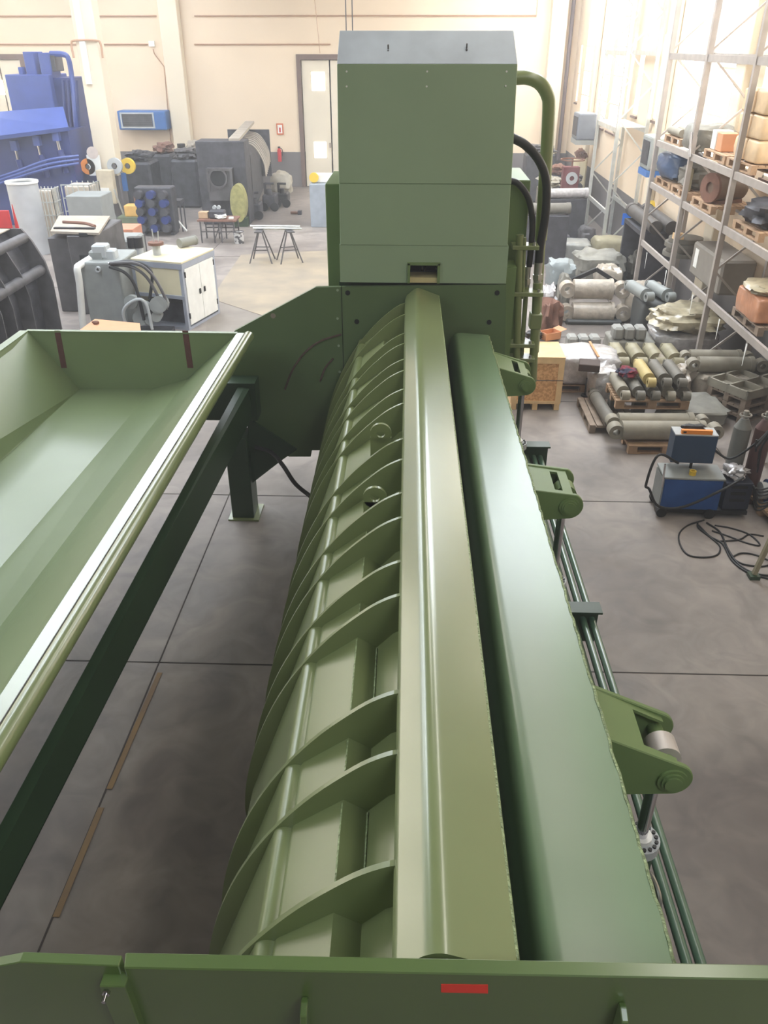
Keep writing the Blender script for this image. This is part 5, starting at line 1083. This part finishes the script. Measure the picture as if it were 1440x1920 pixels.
# electric box and leaning bars at the pillar
eb = thing('electric_box', 'beige electric box with round switch on the free-standing pillar', 'electric box', PY(204, 350, 29.6)); MB().box(-.33, .23, -.15, .15, -.55, .55).build('cabinet', mat('beige_box', (196, 184, 160), .5), eb, bevel=.02); MB().box(-.28, .05, -.17, -.15, -.45, -.02).build('white_plate', WHITE, eb); MB().cyl((-.11, -.18, -.24), (-.11, -.17, -.24), .11, 16).build('switch', BLACK, eb)
sg = thing('square_sign', 'small white notice with round mark on the pillar above the electric box', 'sign', PY(178, 305, 29.85)); MB().box(-.26, .2, -.02, .02, -.42, .25).build('plate', WHITE, sg); MB().cyl((-.02, -.03, .32), (-.02, -.02, .32), .2, 18).build('disc', mat('pale_disc', (214, 200, 190), .5), sg)
for i, (a, b) in enumerate((((196, 362), (222, 418)), ((214, 355), (238, 420)))): tag(MB().cyl(PY(a[0], a[1], 29.2), PZ(b[0], b[1], .02), .03, 8).build('leaning_tube', GALV), ['left thin metal tube leaning on the pillar', 'right thin metal tube leaning on the pillar'][i], 'tube')
bx_ = tag(MB().box(-.08, .08, -.05, .05, -.3, .3).build('blue_box', BLUEH), 'small blue box on the right side of the pillar', 'box'); bx_.location = (xb+.12, P1Y+.2, PY(230, 342, 30.1).z)
# fire extinguisher + sign
fe = thing('fire_extinguisher', 'red fire extinguisher hanging on the back wall left of the door', 'fire extinguisher', PY(524, 290, 38.28)); MB().cyl((0,0,-.28), (0,0,.18), .085, 16).cyl((0,0,.18), (0,0,.26), .085, 16, .03).build('body', REDP, fe); MB().box(-.05, .05, -.02, .02, .26, .33).build('handle', BLACK, fe); MB().tube([(.03, -.02, .28), (.14, -.02, .2), (.13, -.02, -.05)], .015, 6).build('hose', BLACK, fe)
fs = thing('fire_sign', 'small red and white extinguisher sign above the extinguisher', 'sign', PY(525, 242, 38.36)); MB().box(-.15, .15, -.01, .01, -.22, .22).build('plate', mat('sign_red', (214, 110, 60), .5), fs); MB().box(-.1, .1, -.02, -.01, -.17, .17).build('inner_plate', WHITE, fs); MB().box(-.035, .035, -.03, -.02, -.12, .06).build('extinguisher_mark', REDP, fs)
# work table
tb_ = thing('work_table', 'steel work table with folding legs and rusty top', 'table', (PZ(414, 452, 0).x, PZ(414, 452, 0).y, 0), .0, )
hT = PY(400, 412, PZ(383, 455, 0).y).z; W_ = (PZ(446, 458, 0).x-PZ(383, 455, 0).x)/2+.05
MB().box(-W_, W_, -.35, .45, hT-.05, hT).build('top', RUST, tb_)
for x in (-W_+.08, -W_+.5, W_-.5, W_-.08):
    for y_ in (-.3, .4): MB().box(x-.02, x+.02, y_-.02, y_+.02, 0, hT-.05).build('leg', DSTEEL, tb_)
for y_ in (-.3, .4): MB().bar((-W_+.5, y_, .1), (W_-.5, y_, hT-.08), .03).build('brace', DSTEEL, tb_); MB().bar((-W_+.08, y_, .35), (W_-.08, y_, .35), .03).build('rail', DSTEEL, tb_)
tx, ty = tb_.location.x, tb_.location.y
boxthing('tan_wood_block', 'tan wooden block at the left end of the work table', 'block', tx-W_, tx-W_+.3, ty-.1, ty+.15, hT+.001, hT+.2, TAN); boxthing('dark_part', 'dark machined part on the work table', 'part', tx-W_+.34, tx-W_+.85, ty-.15, ty+.2, hT+.001, hT+.25, BSTEEL, .04)
bundle((tx+.1, ty-.1, hT), (.35, .25, .14), 'white cloth lying on the work table', WHITE, 3, .3, 2.5, 'cloth', 'white_cloth'); boxthing('paper_box', 'small white paper box at the right end of the work table', 'box', tx+W_-.25, tx+W_-.1, ty-.2, ty-.1, hT+.001, hT+.07, WHITE)
g = thing('gauge_head', 'black double gauge head standing at the rear of the work table', 'gauge', (tx-.1, ty+.3, hT)); MB().box(-.08, .08, -.05, .05, 0, .25).build('body', BLACK, g); [MB().cyl((x, -.06, .28), (x, .06, .28), .06, 12).build('dial', GREYL, g) for x in (-.07, .07)]
pb_ = thing('paint_bucket', 'white and dark paint bucket beside the work table leg', 'bucket', PZ(449, 456, 0)); MB().cyl((0,0,0), (0,0,.36), .15, 18, .17).build('pail', mat('stained_white_pail', (190, 188, 186), .5, 0, .3, 9, rgb2=(70, 70, 72), mask=(.5, .55)), pb_); MB().ring((0,0,.36), (0,0,1), .18, .15, .02, 18).build('rim', DSTEEL, pb_)
# yellow disc machine
p = PZ(452, 424, 0); yd = thing('yellow_disc_guard', 'tall dull yellow rounded guard standing behind the work table', 'guard', (p.x, p.y, 0)); rr3 = .42
pf = PY(451, 380, p.y)
g = MB(); n = 24
A = [(.27*math.cos(2*math.pi*i/n), -.2, pf.z+.62*math.sin(2*math.pi*i/n)) for i in range(n)]; B = [(x, .25, z) for x, y_, z in A]
g.loft(A, B, True).build('guard', YELG, yd); MB().box(-.25, .25, -.1, .25, 0, max(.1, pf.z-.5)).build('base', GDK, yd)
for i, (u0, u1, v0, v1, m, l) in enumerate(((490, 518, 345, 396, BSTEEL, 'dark black pump trolley right of the yellow guard'), (516, 540, 345, 389, BLACK, 'black trolley furthest right before the grey wall'), (466, 488, 362, 412, BSTEEL, 'dark low unit between yellow guard and trolley'))):
    y = PZ((u0+u1)/2, v1, 0).y; a, b, c, d = RR(u0, u1, v0, v1, y); t = thing('pump_trolley', l, 'trolley', ((a+b)/2, y+.3, 0)); w_ = (b-a)/2
    MB().box(-w_*.9, w_*.9, -.3, .4, .15, d*.6).build('body', m, t, bevel=.05); MB().cyl((-w_*.6, 0, d*.6), (-w_*.6, 0, d), .05, 8).build('handle_post', m, t); MB().cyl((-w_*.6, 0, d-.03), (w_*.6, 0, d-.03), .04, 8).build('handle', m, t)
    for x in (-w_*.7, w_*.7): MB().cyl((x, -.36, .16), (x, -.28, .16), .16, 16).build('wheel', BLACK, t)
    MB().cyl((0, -.2, d*.6), (0, -.2, d*.8), w_*.4, 14).build('motor', m, t)
sw = heapbox(505, 545, 325, 352, 36.2, .8, 'pale rolled cable drum against the grey wall', mat('pale_drum', (178, 172, 158), .6), .15, 3, 'drum', nm='pale_drum')
cn = thing('floor_weight', 'small dark tool lying on the floor near the door', 'tool', PZ(555, 402, 0)); MB().cyl((-.2, 0, .06), (.1, 0, .06), .05, 8).build('handle', RUST, cn); MB().box(.08, .22, -.1, .1, 0, .14).build('head', BSTEEL, cn)
# trestles with pipes
hs = PY(515, 432, 23.9).z
for i, u in enumerate((492, 543)):
    p = PZ(u, 491, 0); t = thing('saw_trestle', ['left folding steel trestle under the pipes', 'right folding steel trestle under the pipes'][i], 'trestle', (p.x, p.y+.05, 0), (.0, .35)[i])
    for x in (-.05, .05):
        for y_, s_ in ((-.3, -1), (.3, 1)): MB().bar((x+s_*0+(-.28 if x < 0 else .28), y_, 0), (x, y_*.3, hs-.03), .03).build('leg', DSTEEL, t)
    MB().box(-.1, .1, -.45, .45, hs-.03, hs).build('top_bar', DSTEEL, t); MB().bar((-.19, -.22, hs*.4), (.19, -.22, hs*.4), .025).build('rail', DSTEEL, t); MB().bar((-.19, .22, hs*.4), (.19, .22, hs*.4), .025).build('rail', DSTEEL, t)
for i, y_ in enumerate((24.32, 24.0)):
    xa_, xb_ = PY(470+5*i, 432, y_).x, PY(563+3*i, 432, y_).x; tag(MB().cyl((xa_, y_, hs+.033), (xb_, y_, hs+.033), .032, 10).build('steel_tube', GALV), ['rear galvanised tube across both trestles', 'front galvanised tube across both trestles'][i], 'tube')
a, b, c, d = RR(580, 640, 347, 424, 29.0); ds = thing('control_desk', 'grey blue control desk standing left of the shear tower', 'desk', ((a+b)/2, 29.3, 0), world=True)
MB().box(a, b, 29.2, 30.6, 0, d).build('desk_body', mat('greyblue_desk', (148, 156, 166), .5), ds, bevel=.02)
kn = thing('yellow_knob_unit', 'white clamp unit with yellow knob on the control desk', 'clamp', PZ(592, 345, d)+Vector((0, 0, 0))); kn.location = (PY(596, 340, 29.5).x, 29.6, d+.002)
MB().box(-.22, .55, -.15, .25, 0, .28).build('body', WHITE, kn, bevel=.03); MB().cyl((-.12, -.24, .18), (-.12, -.15, .18), .16, 18).build('knob', YEL, kn)
